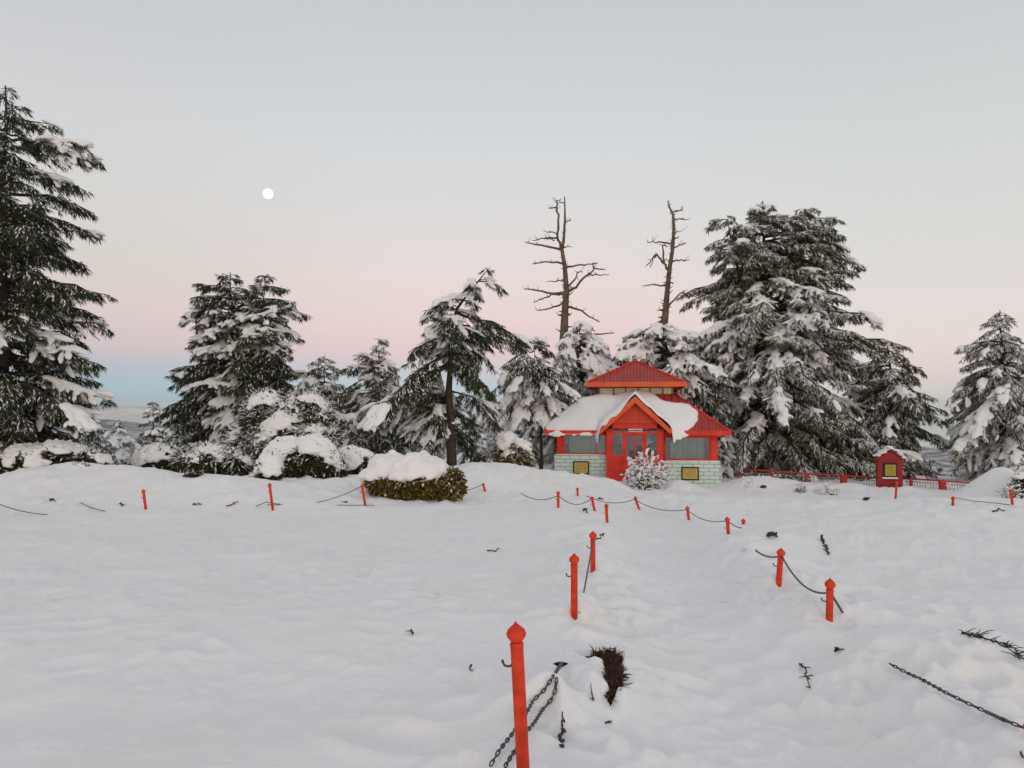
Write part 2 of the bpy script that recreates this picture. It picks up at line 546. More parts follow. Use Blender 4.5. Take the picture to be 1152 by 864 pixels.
def G(x, y):
    x = np.atleast_1d(np.asarray(x, float)); y = np.atleast_1d(np.asarray(y, float))
    z = G0(x, y)
    r = np.hypot(x, y)
    near = np.exp(-(r / 55) ** 2)
    tr = np.clip(lines_ridge(x, y, RIDGE_A, .6) + lines_ridge(x, y, RIDGE_B, .7) + .35 + .5 * n2(x, y, .3, 5.2) + .8 * sst(14, 22, r), 0, 1.5)
    z = z + near * tr * ((n2(x, y, 2.3, 3.7) - .5) * .08 + (n2(x, y, 4.3, 4.9) - .5) * .06 + ((n2(x, y, 9, 6.3) - .5) * .055 + (n2(x, y, 19, 7.7) - .5) * .028) * sst(.35, .75, n2(x, y, .9, 8.8)) + (n2(x, y, 13, 2.7) - .5) * .012)
    m = (y > 2.5) & (y < 30)
    zz = z[m]; xx = x[m]; yy = y[m]
    for fx, fy, fr, fd, fa in FEET:
        k = (np.abs(xx - fx) < .5) & (np.abs(yy - fy) < .5)
        if not k.any():
            continue
        dx = (xx[k] - fx) * math.cos(fa) + (yy[k] - fy) * math.sin(fa); dy = -(xx[k] - fx) * math.sin(fa) + (yy[k] - fy) * math.cos(fa)
        q = (dx / (fr * 1.6)) ** 2 + (dy / fr) ** 2
        zz[k] += -fd * np.exp(-q * 1.2) + .35 * fd * np.exp(-(np.sqrt(q) - 1.7) ** 2 * 4)
    s = poly_sd(xx, yy, SOIL)
    zz += -.1 * sst(-.005, .04, s) + .03 * np.exp(-((s + .06) / .06) ** 2)
    z[m] = zz
    return z


def hit(px, py, lo=2.0, hi=70.):
    """where the ray through a photo pixel meets the snow"""
    D = np.concatenate([np.arange(lo, 20, .02), np.arange(20, hi, .05)])
    d = at(px, py, 1.0) - np.array([0, 0, EYE])
    g = G(d[0] * D, D)
    k = np.argmax(EYE + d[2] * D < g)
    if EYE + d[2] * D[k] >= g[k]:
        k = len(D) - 1
    return np.array([d[0] * D[k], D[k], float(g[k])])


def build_ground():
    rr = list(np.linspace(.4, 3.2, 12)); r = 3.3
    while r < 46:
        rr.append(r); r += float(np.clip(r * r / 1130, .02, .13))
    while r < 4000:
        rr.append(r); r *= 1.045
    rr = np.array(rr)
    th = np.concatenate([np.linspace(-math.pi, -.72, 90, endpoint=False), np.linspace(-.72, .72, 860, endpoint=False), np.linspace(.72, math.pi, 91)])
    nr, nth = len(rr), len(th)
    X = rr[:, None] * np.sin(th)[None, :]; Y = rr[:, None] * np.cos(th)[None, :]
    Z = G(X.ravel(), Y.ravel())
    V = np.stack([X.ravel(), Y.ravel(), Z], 1)
    i = np.arange(nr - 1)[:, None] * nth + np.arange(nth - 1)[None, :]
    i = i.ravel()
    F = np.stack([i, i + nth, i + nth + 1, i + 1], 1)
    V = np.vstack([V, [[0, 0, float(G(0, 0)[0])]]])
    c = len(V) - 1
    j = np.arange(nth - 1)
    me = mesh_np('snow_ground', V, F)
    o = link('snow_ground', me, M['ground'])
    tag(o, kind='structure')
    mb = MB(); mb.add([(0, 0, V[c][2])] + [tuple(V[q]) for q in range(0, nth, 10)], [(0, k, k + 1) for k in range(1, len(range(0, nth, 10)))])
    # the small disc of snow under the camera
    me2 = bpy.data.meshes.new('snow_patch'); me2.from_pydata(mb.v, [], mb.f)
    tag(link('snow_underfoot', me2, M['ground']), kind='structure')


build_ground()


def build_far():
    # forested ridges across the valley, then the snow range
    for name, r0, r1, nr, fn, m in (
        ('distant_hills', 900, 6500, 60, lambda th, r, n: -520 + (np.interp(th, [-1, -.7, -.45, -.1, .1, .3, .5, .8], [455, 470, 480, 440, 420, 370, 330, 350]) * sst(900, 3600, r) * (1 - .5 * sst(4200, 6500, r))) + (n - .5) * 130 * sst(1000, 2500, r), 'hills'),
        ('snow_mountains', 9000, 18000, 40, lambda th, r, n: -900 + (np.interp(th, [-1, -.5, -.3, 0, .3, .5, 1], [935, 925, 900, 720, 350, 200, 250]) * sst(9000, 14400, r)) + (n - .4) * 330 * sst(9600, 13200, r), 'mountains')):
        th = np.linspace(-1.1, 1.1, 420); rr = np.linspace(r0, r1, nr)
        X = rr[:, None] * np.sin(th); Y = rr[:, None] * np.cos(th)
        f = 7 / r1
        nz = .55 * n2(X, Y, f, 1) + .28 * n2(X, Y, f * 2.7, 2) + .17 * n2(X, Y, f * 7, 3)
        Z = fn(np.broadcast_to(th, X.shape), np.broadcast_to(rr[:, None], X.shape), nz)
        i = (np.arange(nr - 1)[:, None] * 420 + np.arange(419)).ravel()
        o = link(name, mesh_np(name, np.stack([X.ravel(), Y.ravel(), Z.ravel()], 1), np.stack([i, i + 420, i + 421, i + 1], 1)), M[m])
        tag(o, kind='structure')


build_far()

# thin cold air over the valley
hz = MB(); hz.box(-33000, 33000, -6000, 32000, -1100, 260)
hzm = bpy.data.materials.new('haze'); hzm.use_nodes = True
hzm.node_tree.nodes.clear()
pv = hzm.node_tree.nodes.new('ShaderNodeVolumePrincipled'); pv.inputs['Color'].default_value = (.92, .98, 1, 1); pv.inputs['Density'].default_value = HAZE; pv.inputs['Anisotropy'].default_value = 0
ho = hzm.node_tree.nodes.new('ShaderNodeOutputMaterial'); hzm.node_tree.links.new(pv.outputs[0], ho.inputs['Volume'])
tag(hz.build('haze', hzm), kind='stuff')

# the moon
mp_ = at(301.5, 218, 9000)
mb = MB(); mb.lathe([(58 * math.sin(math.pi * k / 24) + .01, -58 * math.cos(math.pi * k / 24)) for k in range(25)], 32)
moon = mb.build('moon', emit_mat('moonlight', (1, .99, .95), 1.3), smooth=True)
moon.location = mp_
tag(moon, 'bright white full moon alone in the pale sky', 'moon')

# ------------------------------------------------------------------ foliage tools
ICO_V, ICO_F = None, None


def ico():
    import bmesh
    global ICO_V, ICO_F
    bm = bmesh.new(); bmesh.ops.create_icosphere(bm, subdivisions=2, radius=1)
    ICO_V = np.array([v.co[:] for v in bm.verts]); ICO_F = np.array([[v.index for v in f.verts] for f in bm.faces]); bm.free()


ico()


def norm(v):
    return v / np.maximum(np.linalg.norm(v, axis=-1, keepdims=True), 1e-9)


def blobs_mesh(C, A, S, rng, flat=.45):
    """lumps of snow: centres, long axes, sizes (along, across, up)"""
    n = len(C)
    A = norm(A)
    B = norm(np.cross(np.array([0, 0, 1.]), A) + 1e-6)
    U = np.cross(A, B)
    v = ICO_V.copy(); v[:, 2] = np.where(v[:, 2] < 0, v[:, 2] * flat, v[:, 2])
    jit = 1 + rng.uniform(-.16, .16, (n, len(v)))
    P = (C[:, None, :] + A[:, None, :] * (v[None, :, 0:1] * S[:, None, 0:1] * jit[..., None]) + B[:, None, :] * (v[None, :, 1:2] * S[:, None, 1:2] * jit[..., None]) + U[:, None, :] * (v[None, :, 2:3] * S[:, None, 2:3] * jit[..., None]))
    F = (ICO_F[None] + (np.arange(n) * len(v))[:, None, None]).reshape(-1, 3)
    return P.reshape(-1, 3), F


def remesh(me, voxel, smooth=2):
    o = bpy.data.objects.new('tmp', me); COL.objects.link(o)
    m = o.modifiers.new('r', 'REMESH'); m.mode = 'VOXEL'; m.voxel_size = voxel; m.use_smooth_shade = True
    if smooth:
        s = o.modifiers.new('s', 'SMOOTH'); s.iterations = smooth; s.factor = .5
    dg = bpy.context.evaluated_depsgraph_get()
    me2 = bpy.data.meshes.new_from_object(o.evaluated_get(dg))
    bpy.data.objects.remove(o); bpy.data.meshes.remove(me)
    me2.polygons.foreach_set('use_smooth', [True] * len(me2.polygons))
    return me2


def snow_from_blobs(name, C, A, S, rng, voxel, parent, flat=.45, extra=None, material='tree_snow'):
    V, F = blobs_mesh(C, A, S, rng, flat)
    me = remesh(mesh_np(name, V, F), voxel)
    if extra is not None and len(extra[0]):
        eV, eF = extra
        n = len(me.vertices); co = np.empty(n * 3, np.float32); me.vertices.foreach_get('co', co)
        nl = len(me.loops); li = np.empty(nl, np.int32); me.loops.foreach_get('vertex_index', li)
        q = li.reshape(-1, 4)
        me3 = mesh_np(name, np.vstack([co.reshape(-1, 3), eV]), np.vstack([q, np.hstack([eF, eF[:, 2:3]]) + n]) if eF.shape[1] == 3 else np.vstack([q, eF + n]))
        bpy.data.meshes.remove(me); me = me3
    me.name = name
    return link(name, me, M[material], parent)


def sprig_quads(P, D, L, Wd, rng, droop=.15):
    n = len(P)
    D = norm(D)
    side = norm(np.cross(D, norm(rng.randn(n, 3)))) * (Wd[:, None] * .5)
    mid = P + D * (L * .45)[:, None]
    tip = P + D * L[:, None]; tip[:, 2] -= L * droop
    V = np.stack([P, mid + side, tip, mid - side], 1).reshape(-1, 3)
    F = np.arange(4 * n).reshape(n, 4)
    return V, F


def frost_quads(P, D, L, Wd, rng):
    """little ridges of snow lying along sprigs: tent of two quads"""
    n = len(P)
    D = norm(D); s = np.cross(D, np.array([0, 0, 1.])); s = norm(s + 1e-6) * (Wd[:, None] * .5)
    up = np.zeros((n, 3)); up[:, 2] = Wd * .42
    a = P + D * (L * .02)[:, None] + up * .5; b = P + D * (L * .95)[:, None]; b[:, 2] -= L * .1; m = P + D * (L * .5)[:, None]
    V = np.stack([a, m - s, b, m + s, m + up], 1).reshape(-1, 3)
    base = (np.arange(n) * 5)[:, None]
    F = np.concatenate([base + np.array([[0, 1, 4, 4]]), base + np.array([[1, 2, 4, 4]]), base + np.array([[2, 3, 4, 4]]), base + np.array([[3, 0, 4, 4]])], 0)
    return V, F[:, :3]


def conifer(name, label, stems, D, seed, needles='needles', snow=.35, frost=.15, dens=1.0, layer=.55, pad=1.0, base_py=540, group=None, e_low=-8, e_top=25, droop=.28, per_layer=6,
            trunk_r=.2, big=.3, cat='tree', spr=(.16, .34), sw=.028, gap=.0, bark='bark', voxel=None, leafk=2.2, wf=1.12, irr=.55, hang=.9):
    rng = np.random.RandomState(seed)
    ppm = 866 / D
    b0 = at(stems[0]['path'][0][0], stems[0]['path'][0][1], D)
    gz = float(G0(b0[0], b0[1])[0])
    root = empty(name, (b0[0], b0[1], min(gz, b0[2])))
    off = np.array(root.location)
    tag(root, label, cat, group)
    tm = MB()
    BO, BD, BL, BW = [], [], [], []     # branchlets
    SC_, SA, SS = [], [], []            # snow blobs
    for st in stems:
        path = np.array([at(px, py, D + st.get('dz', 0)) for px, py in st['path']])
        n = 14
        seg = np.r_[0, np.cumsum(np.linalg.norm(np.diff(path, axis=0), axis=1))]
        tt = np.linspace(0, seg[-1], n)
        tp = np.stack([np.interp(tt, seg, path[:, k]) for k in range(3)], 1)
        tp[1:-1, :2] += rng.randn(n - 2, 2) * .03
        r0 = st.get('r', trunk_r)
        rad = r0 * (1 - .93 * np.linspace(0, 1, n) ** .9)
        tpl = tp - off
        if st is stems[0]:
            tpl = np.vstack([[tpl[0][0], tpl[0][1], -.5], tpl]); rad = np.r_[r0 * 1.15, rad]
        tm.tube(tpl, list(rad), 9)
        pr = np.array(st['prof'], float)     # rows: py, left px, right px  (top to bottom)
        zt = at(0, pr[0, 0], D)[2]; zb = at(0, pr[-1, 0], D)[2]
        nl = max(3, int((zt - zb) / layer))
        back = st.get('back', -2)
        for li in range(nl + 1):
            zl = zb + (zt - zb) * li / nl
            k = max(2, int(round(st.get('per', per_layer) * (.6 + .5 * (1 - li / nl)))))
            a0 = rng.uniform(0, 6.28)
            for j in range(k):
                if rng.rand() < st.get('gap', gap):
                    continue
                az = a0 + 2 * math.pi * j / k + rng.uniform(-.35, .35)
                if math.sin(az) < back:
                    continue
                z = np.clip(zl + rng.randn() * layer * .38, zb, zt)
                py = 465 + (EYE - z) * ppm
                o = np.array([np.interp(z, tp[:, 2], tp[:, 0]), np.interp(z, tp[:, 2], tp[:, 1]), z])
                lf = np.interp(py, pr[:, 0], pr[:, 1]); rt = np.interp(py, pr[:, 0], pr[:, 2])
                ca = math.cos(az)
                L = (abs(ca) * (rt if ca > 0 else lf) + (1 - abs(ca)) * .5 * (lf + rt)) / ppm * rng.uniform(.85, 1.15) * wf
                L *= 1 + irr * 2 * (float(n3(np.array([[ca * 1.6, math.sin(az) * 1.6, z * .75]]), 1.0, seed * 2.31)[0]) - .5)
                if L < .12:
                    continue
                tfrac = (z - zb) / (zt - zb + 1e-6)
                e = R(e_low + (e_top - e_low) * tfrac + rng.uniform(-7, 7))
                dh = np.array([ca, math.sin(az), 0])
                dr = droop * rng.uniform(.6, 1.4)
                s = np.linspace(0, 1, 7)
                pts = o + dh * (L * s)[:, None] + np.array([0, 0, 1.]) * (L * (math.tan(e) * s - dr * s * s))[:, None]
                pts[1:, :] += rng.randn(6, 3) * L * .018
                br = min(.3 * r0, .012 + .018 * L)
                tm.tube(pts - off, list(br * (1 - .8 * s)), 4, False)
                # branchlets in a flat spray
                nb = max(4, int(L / .16 * 2 * dens))
                sj = rng.uniform(.12, 1, nb) ** .8
                po = np.stack([np.interp(sj, s, pts[:, q]) for q in range(3)], 1)
                tan = norm(np.stack([np.interp(sj, s, np.gradient(pts[:, q])) for q in range(3)], 1))
                sgn = np.where(rng.rand(nb) < .5, -1, 1)
                ang = sgn * rng.uniform(.35, 1.25, nb)
                cs, sn = np.cos(ang), np.sin(ang)
                d = np.stack([tan[:, 0] * cs - tan[:, 1] * sn, tan[:, 0] * sn + tan[:, 1] * cs, tan[:, 2] - rng.uniform(.0, 1.0, nb) ** 1.5 * hang], 1)
                bl = (.18 + .42 * np.minimum(L, 2.6) * (1 - sj) ** .8) * rng.uniform(.6, 1.15, nb)
                bl = np.minimum(bl, 1.25)
                BO.append(po); BD.append(norm(d)); BL.append(bl)
                # snow lying on the main branch
                ns = max(1, int(L / .16))
                ss = rng.uniform(.25, 1.0, ns)
                ps = np.stack([np.interp(ss, s, pts[:, q]) for q in range(3)], 1)
                ts = norm(np.stack([np.interp(ss, s, np.gradient(pts[:, q])) for q in range(3)], 1))
                ld = n3(ps, .55, seed * 1.37) + .3 * n3(ps, 1.4, seed * .7)
                kp = ld > np.quantile(ld, 0) * 0 + (1.02 - snow * .95)
                if kp.any():
                    m_ = kp.sum(); sz = pad * rng.uniform(.6, 1.35, m_) * np.clip(.5 + .3 * L, .5, 1.15)
                    SC_.append(ps[kp] + np.array([0, 0, .05]) + rng.randn(m_, 3) * np.array([.08, .08, .02])); SA.append(ts[kp]); SS.append(np.stack([.22 * sz, .11 * sz, .075 * sz], 1))
    BO = np.vstack(BO); BD = np.vstack(BD); BL = np.concatenate(BL)
    # snow on branchlets
    ld = n3(BO, .55, seed * 1.37) + .3 * n3(BO, 1.4, seed * .7) + rng.uniform(-.1, .1, len(BO))
    kp = ld > (1.07 - snow * .95)
    for t in (.25, .6, .9):
        q = kp & (rng.rand(len(BO)) < .75)
        c = BO[q] + BD[q] * (BL[q] * t)[:, None]; m_ = len(c)
        c[:, 2] += .03 - .12 * BL[q] * t * t
        sz = pad * rng.uniform(.6, 1.2, m_)
        SC_.append(c); SA.append(BD[q]); SS.append(np.stack([np.clip(.35 * BL[q], .08, .3) * sz, .085 * sz, .055 * sz], 1))
    trunk = tm.build('trunk', M[bark], root, smooth=True)
    # needles
    m_ = np.maximum(2, (BL / .055 * leafk).astype(int))
    idx = np.repeat(np.arange(len(BO)), m_)
    f = rng.rand(len(idx))
    P = BO[idx] + BD[idx] * (BL[idx] * f)[:, None]
    P[:, 2] -= .12 * BL[idx] * f * f
    side = norm(np.cross(BD[idx], np.array([0, 0, 1.])) + 1e-6) * rng.uniform(-1, 1, len(idx))[:, None]
    Dv = BD[idx] * .7 + side * .75 + rng.randn(len(idx), 3) * .22; Dv[:, 2] -= .32
    L = rng.uniform(spr[0], spr[1], len(idx)) * (1.1 - .4 * f)
    Wd = sw * rng.uniform(.7, 1.3, len(idx))
    V, F = sprig_quads(P, Dv, L, Wd, rng)
    crown = link('crown', mesh_np('crown', V - off, F, False), M[needles], root)
    # frost along sprigs, more on the upper sprays
    fz = rng.rand(len(idx)) < frost * (.35 + 1.3 * n3(P, .8, seed * .9))
    extra = frost_quads(P[fz] - off + np.array([0, 0, .012]), Dv[fz], L[fz] * .8, np.maximum(Wd[fz] * 1.15, .04), rng)
    if SC_:
        C = np.vstack(SC_) - off; A = np.vstack(SA); S = np.vstack(SS)
        snow_from_blobs('snow_load', C, A, S, rng, voxel or max(.03, D * .0011), crown, extra=extra)
    return root


def S(path, prof, **kw):
    return dict(path=path, prof=prof, **kw)


# ------------------------------------------------------------------ trees
conifer('cedar_tree', 'tall dark cedar cut off by the left edge of the photo', [
    S([(-2, 535), (2, 300), (6, 96)], [(100, 6, 6), (118, 16, 18), (150, 45, 54), (200, 60, 60), (245, 85, 96), (300, 95, 72), (350, 100, 86), (400, 110, 104), (430, 115, 110), (462, 100, 84), (500, 70, 66)], r=.3)],
    24, 121, snow=.24, frost=.12, layer=.5, per_layer=8, pad=1.25, dens=1.3, e_low=-10, e_top=12, droop=.2)
conifer('cedar_tree', 'dense twin-topped dark cedar behind the snowy bushes at left', [
    S([(262, 525), (262, 420), (259, 306)], [(310, 5, 5), (325, 22, 14), (345, 42, 28), (380, 46, 35), (410, 60, 45), (440, 70, 55), (475, 58, 62), (505, 52, 60)], r=.2),
    S([(275, 525), (292, 420), (298, 310)], [(314, 5, 6), (330, 12, 22), (355, 22, 34), (385, 34, 34), (410, 40, 42), (430, 44, 50), (460, 40, 40)], r=.15, dz=-.3),
    S([(262, 450), (225, 390), (216, 342)], [(345, 4, 3), (360, 12, 10), (390, 16, 18), (420, 20, 20)], r=.08, per=4)],
    31, 22, snow=.26, frost=.12, layer=.4, per_layer=8, pad=1.15, dens=1.6, e_low=-14, e_top=22)
conifer('cedar_tree', 'wind-bent cedar with bare lower trunk and top leaning right', [
    S([(508, 530), (506, 440), (508, 360), (530, 325), (549, 303)], [(304, 4, 16), (315, 12, 28), (330, 40, 26), (345, 46, 64), (360, 22, 70), (376, 45, 50), (395, 55, 44), (410, 72, 50)], r=.2, per=6),
    S([(507, 480), (470, 415), (462, 400)], [(405, 10, 5), (425, 40, 10), (450, 60, 12), (470, 60, 12)], r=.08, per=4, dz=.2),
    S([(508, 500), (507, 460), (507, 425)], [(425, 85, 58), (445, 95, 60), (470, 80, 62), (490, 60, 40)], r=.12, per=7, back=.25, gap=.1)],
    28, 23, snow=.36, frost=.12, layer=.38, per_layer=7, pad=1.2, dens=1.3, e_low=-18, e_top=8, droop=.3, gap=.2, irr=.8, wf=1.17)
conifer('cedar_tree', 'great broad cedar right of the red pavilion, tallest tree of all', [
    S([(868, 540), (866, 400), (858, 226)], [(230, 8, 14), (242, 24, 40), (262, 34, 58), (290, 46, 76), (325, 68, 92), (360, 84, 106), (400, 90, 114), (440, 88, 122), (475, 84, 124), (496, 80, 124)], r=.42),
    S([(862, 420), (830, 300), (818, 246)], [(248, 18, 14), (262, 22, 16), (285, 26, 18), (320, 30, 24), (365, 40, 25)], r=.2, dz=-.6, per=5),
    S([(868, 430), (900, 300), (906, 238)], [(238, 14, 20), (252, 18, 32), (280, 22, 50), (315, 26, 62), (345, 28, 70), (385, 30, 76)], r=.2, dz=-.4, per=5)],
    40, 24, needles='needles_warm', snow=.26, frost=.6, layer=.5, per_layer=10, pad=1.15, dens=1.15, irr=.75, e_low=-14, e_top=14, droop=.26, spr=(.2, .42), sw=.04)
conifer('cedar_tree', 'lower spreading cedar behind the dark red booth', [
    S([(1000, 545), (1002, 470), (998, 388)], [(392, 14, 10), (405, 34, 26), (425, 42, 40), (450, 46, 44), (480, 44, 32), (510, 40, 28), (535, 36, 32)], r=.22)],
    38, 25, needles='needles_warm', snow=.3, frost=.42, layer=.45, per_layer=8, pad=1.2, e_low=-28, e_top=10, droop=.36, spr=(.2, .4), sw=.04)
conifer('cedar_tree', 'frosted grey-green cedar at the right edge of the photo', [
    S([(1128, 548), (1130, 440), (1125, 349)], [(352, 8, 10), (366, 18, 20), (385, 32, 32), (410, 42, 46), (435, 52, 60), (455, 56, 70), (480, 48, 70), (510, 44, 70), (530, 42, 66)], r=.28)],
    35, 26, needles='needles_gray', snow=.34, frost=.62, layer=.42, per_layer=8, pad=1.15, e_low=-26, e_top=6, droop=.36)
conifer('pine_tree', 'slender pine with thin bare trunk left of the pavilion', [
    S([(608, 532), (609, 470), (600, 385)], [(384, 26, 18), (395, 48, 24), (415, 54, 32), (440, 46, 34), (462, 30, 26)], r=.1)],
    33.5, 27, snow=.5, frost=.4, layer=.4, per_layer=7, pad=1.2, e_low=-22, e_top=10, droop=.4, gap=.1)
conifer('cedar_tree', 'snow-plastered cedar rising behind the pavilion roof on its left', [
    S([(655, 535), (654, 450), (652, 362)], [(364, 8, 12), (378, 18, 24), (392, 34, 46), (410, 48, 60), (440, 54, 52), (470, 48, 46), (500, 44, 40)], r=.2)],
    38.5, 28, needles='needles_gray', snow=.48, frost=.65, layer=.42, per_layer=9, pad=1.25, e_low=-30, e_top=4, droop=.42)
conifer('cedar_tree', 'wide dark cedar with snowy boughs directly behind the pavilion', [
    S([(768, 540), (762, 450), (745, 362)], [(366, 44, 22), (380, 50, 40), (395, 66, 58), (415, 56, 62), (440, 44, 52), (475, 44, 58), (515, 44, 58)], r=.24)],
    37.5, 29, snow=.27, frost=.4, layer=.42, per_layer=8, pad=1.15, wf=.98, e_low=-22, e_top=2, droop=.3)
conifer('fir_tree', 'narrow dark fir just left of the wind-bent cedar', [
    S([(427, 535), (427, 460), (426, 380)], [(383, 3, 4), (398, 14, 14), (420, 32, 26), (450, 40, 36), (485, 46, 40), (525, 48, 40)], r=.13)],
    34, 30, snow=.42, frost=.2, layer=.36, per_layer=7, pad=1.1, e_low=-22, e_top=14)
conifer('fir_tree', 'thin frosted grey fir right of the twin-topped cedar', [
    S([(366, 535), (366, 460), (365, 398)], [(402, 4, 4), (416, 22, 20), (436, 32, 30), (460, 42, 38), (490, 46, 42), (525, 48, 44)], r=.1)],
    33, 31, needles='needles_gray', snow=.24, frost=.45, layer=.33, per_layer=7, e_low=-10, e_top=16, pad=.9)
conifer('fir_tree', 'tiny lone fir silhouetted against the far mountains', [
    S([(172, 512), (172, 480), (172, 450)], [(452, 2, 2), (460, 8, 8), (475, 10, 10), (492, 13, 13), (505, 13, 13)], r=.1)],
    55, 32, snow=.25, frost=.1, layer=.5, per_layer=6, e_low=-5, e_top=10, droop=.3)
for lab, px, top, base, wl, wr, D, sd, sn, fr, nd in (
        ('snowy young fir beside the foot of the leftmost tall cedar', 104, 467, 525, 30, 28, 40, 41, .6, .4, 'needles'),
        ('white-loaded small fir left of the tiny lone fir', 134, 471, 522, 26, 26, 44, 42, .62, .5, 'needles_gray'),
        ('small bushy fir below the tiny lone fir', 156, 488, 524, 24, 22, 46, 43, .4, .3, 'needles'),
        ('snow-covered low fir at the left foot of the twin-topped cedar', 200, 466, 530, 26, 24, 36, 44, .55, .3, 'needles'),
        ('small frosted fir seen through the gap left of the pavilion', 562, 484, 528, 34, 34, 52, 45, .45, .6, 'needles_gray'),
        ('frosted grey fir behind the bare trunk of the wind-bent cedar', 528, 466, 530, 34, 30, 46, 46, .5, .6, 'needles_gray'),
        ('dark small fir left of the wind-bent cedar trunk', 462, 448, 535, 44, 34, 36, 47, .4, .35, 'needles'),
        ('dark bushy fir at the left end of the golden hedge', 402, 455, 540, 34, 36, 30, 48, .35, .2, 'needles'),
        ('small dark fir leaning in the gap below the slender pine', 590, 466, 505, 12, 12, 40, 49, .1, .1, 'needles'),
        ('low frosted fir between the great cedar and the right edge cedar', 1046, 515, 552, 26, 22, 37, 50, .35, .5, 'needles_warm'),
        ('frosted fir squeezed between pavilion and great cedar', 812, 448, 545, 30, 30, 36.5, 51, .45, .6, 'needles_gray')):
    h = base - top
    conifer('fir_tree', lab, [S([(px, base), (px, top)], [(top + 2, 2, 2), (top + h * .2, wl * .4, wr * .4), (top + h * .55, wl * .8, wr * .8), (base - h * .12, wl, wr)], r=.08)],
            D, sd, needles=nd, snow=sn - .1, frost=fr, layer=.36, per_layer=7, e_low=-25, e_top=8, droop=.35, pad=1.1)

# ------------------------------------------------------------------ bare dead trees behind the pavilion


def dead_tree(label, trunk, rads, branches, D, seed, x0=560, y0=210, k=4.115):
    rng = np.random.RandomState(seed)
    P = lambda p, dz=0: at(x0 + p[0] / k, y0 + p[1] / k, D + dz)
    base = P(trunk[0]); root = empty('dead_tree', (base[0], base[1], float(G0(base[0], base[1])[0])))
    off = np.array(root.location)
    tag(root, label, 'tree', 'bare dead trees')
    t = MB()
    pts = [np.array([base[0], base[1], off[2] - .5])] + [P(p) for p in trunk]
    t.tube([p - off for p in pts], [rads[0] * 1.25] + list(rads), 10)
    rr = random.Random(seed)
    for i in range(130):       # short broken stubs and flakes of bark on the trunk
        j = rr.randrange(1, len(pts) - 1); f = rr.random(); p = pts[j] * (1 - f) + pts[j + 1] * f
        rd = rads[min(j, len(rads) - 1)]
        if p[2] < 2: continue
        a = rr.uniform(0, 6.28); d = np.array([math.cos(a), math.sin(a), rr.uniform(-.3, .5)]); l = .06 + rd * rr.uniform(.9, 2.6)
        t.tube([p - off, p + d * l * .6 - off, p + d * l + np.array([0, 0, rr.uniform(-.1, .15)]) - off], [rd * .3, rd * .2, rd * .06], 5)
    trunk_o = t.build('trunk', M['dead_wood'], root, smooth=True)
    sn = MB()
    for br in branches:
        b = MB()
        dz = rr.uniform(-.9, .9)
        n = len(br)
        near_first = True
        tr = np.array([P(p) for p in trunk])
        d0 = np.min(np.linalg.norm(tr - P(br[0]), axis=1)); d1 = np.min(np.linalg.norm(tr - P(br[-1]), axis=1))
        ordr = br if d0 < d1 else br[::-1]
        w = np.array([P(p, dz * i / max(1, n - 1)) for i, p in enumerate(ordr)])
        s = np.linspace(0, n - 1, max(6, n * 3)); w = np.stack([np.interp(s, range(n), w[:, q]) for q in range(3)], 1)
        w[1:] += rng.randn(len(w) - 1, 3) * .03
        L = np.sum(np.linalg.norm(np.diff(w, axis=0), axis=1))
        r = np.clip(.022 + .022 * L, .035, .085)
        b.tube(w - off, list(np.linspace(r, r * .38, len(w))), 6)
        for _ in range(int(L * 4)):
            q = rr.randrange(2, len(w)); d = np.array([rr.uniform(-1, 1), rr.uniform(-1, 1), rr.uniform(-.4, .9)]); l = rr.uniform(.12, .4)
            b.tube([w[q] - off, w[q] + d * l * .5 - off, w[q] + d * l + np.array([0, 0, .05]) - off], [.02, .015, .008], 4)
        b.build('branch', M['dead_wood'], trunk_o, smooth=True)
    return root


dead_tree('taller bare dead tree with forked top, left of the two behind the roof',
          [(305, 720), (312, 560), (318, 480), (310, 370), (297, 290), (305, 250), (311, 150), (310, 45)], [.26, .2, .165, .125, .1, .08, .06, .03],
          [[(297, 290), (278, 240), (279, 130), (270, 80), (276, 60)], [(270, 62), (305, 75)], [(235, 100), (268, 96)], [(212, 205), (278, 215)], [(160, 250), (215, 240), (278, 235)], [(128, 255), (180, 270), (290, 290)], [(162, 355), (230, 350), (305, 358)],
           [(125, 470), (200, 485), (315, 500)], [(165, 532), (215, 515), (250, 500), (290, 500)], [(180, 575), (240, 565), (315, 535)], [(232, 437), (314, 437)], [(312, 375), (380, 362), (455, 353)],
           [(318, 490), (370, 460), (410, 415), (445, 378), (490, 383)], [(420, 410), (460, 408), (510, 408)], [(318, 470), (360, 420), (372, 395), (392, 395)], [(312, 560), (370, 565), (430, 605), (470, 628)],
           [(311, 162), (342, 155)], [(305, 278), (345, 278)], [(445, 378), (440, 362), (455, 350)], [(380, 690), (460, 685), (540, 675)], [(228, 250), (245, 240), (262, 248)]], 43, 61)
dead_tree('shorter bare dead tree with curled limbs, right of the two behind the roof',
          [(757, 720), (775, 600), (785, 480), (795, 380), (808, 300), (815, 200), (812, 130), (795, 95), (788, 65)], [.27, .18, .135, .115, .1, .085, .068, .045, .03],
          [[(815, 115), (838, 112), (858, 103)], [(815, 150), (880, 152)], [(815, 210), (848, 208)], [(815, 240), (838, 236)], [(697, 258), (740, 256), (808, 262)], [(812, 285), (850, 265), (872, 262)],
           [(795, 390), (762, 345), (740, 315), (715, 335), (690, 372)], [(740, 315), (722, 325), (705, 370)], [(772, 360), (768, 300), (760, 275), (790, 275)], [(800, 348), (850, 340), (872, 345)], [(675, 460), (720, 455), (788, 460)],
           [(790, 445), (820, 448)], [(778, 565), (810, 530), (850, 490), (898, 502)], [(775, 570), (740, 572)], [(765, 620), (730, 635), (698, 658)], [(850, 490), (865, 478)]], 41, 62)

# ------------------------------------------------------------------ bushes


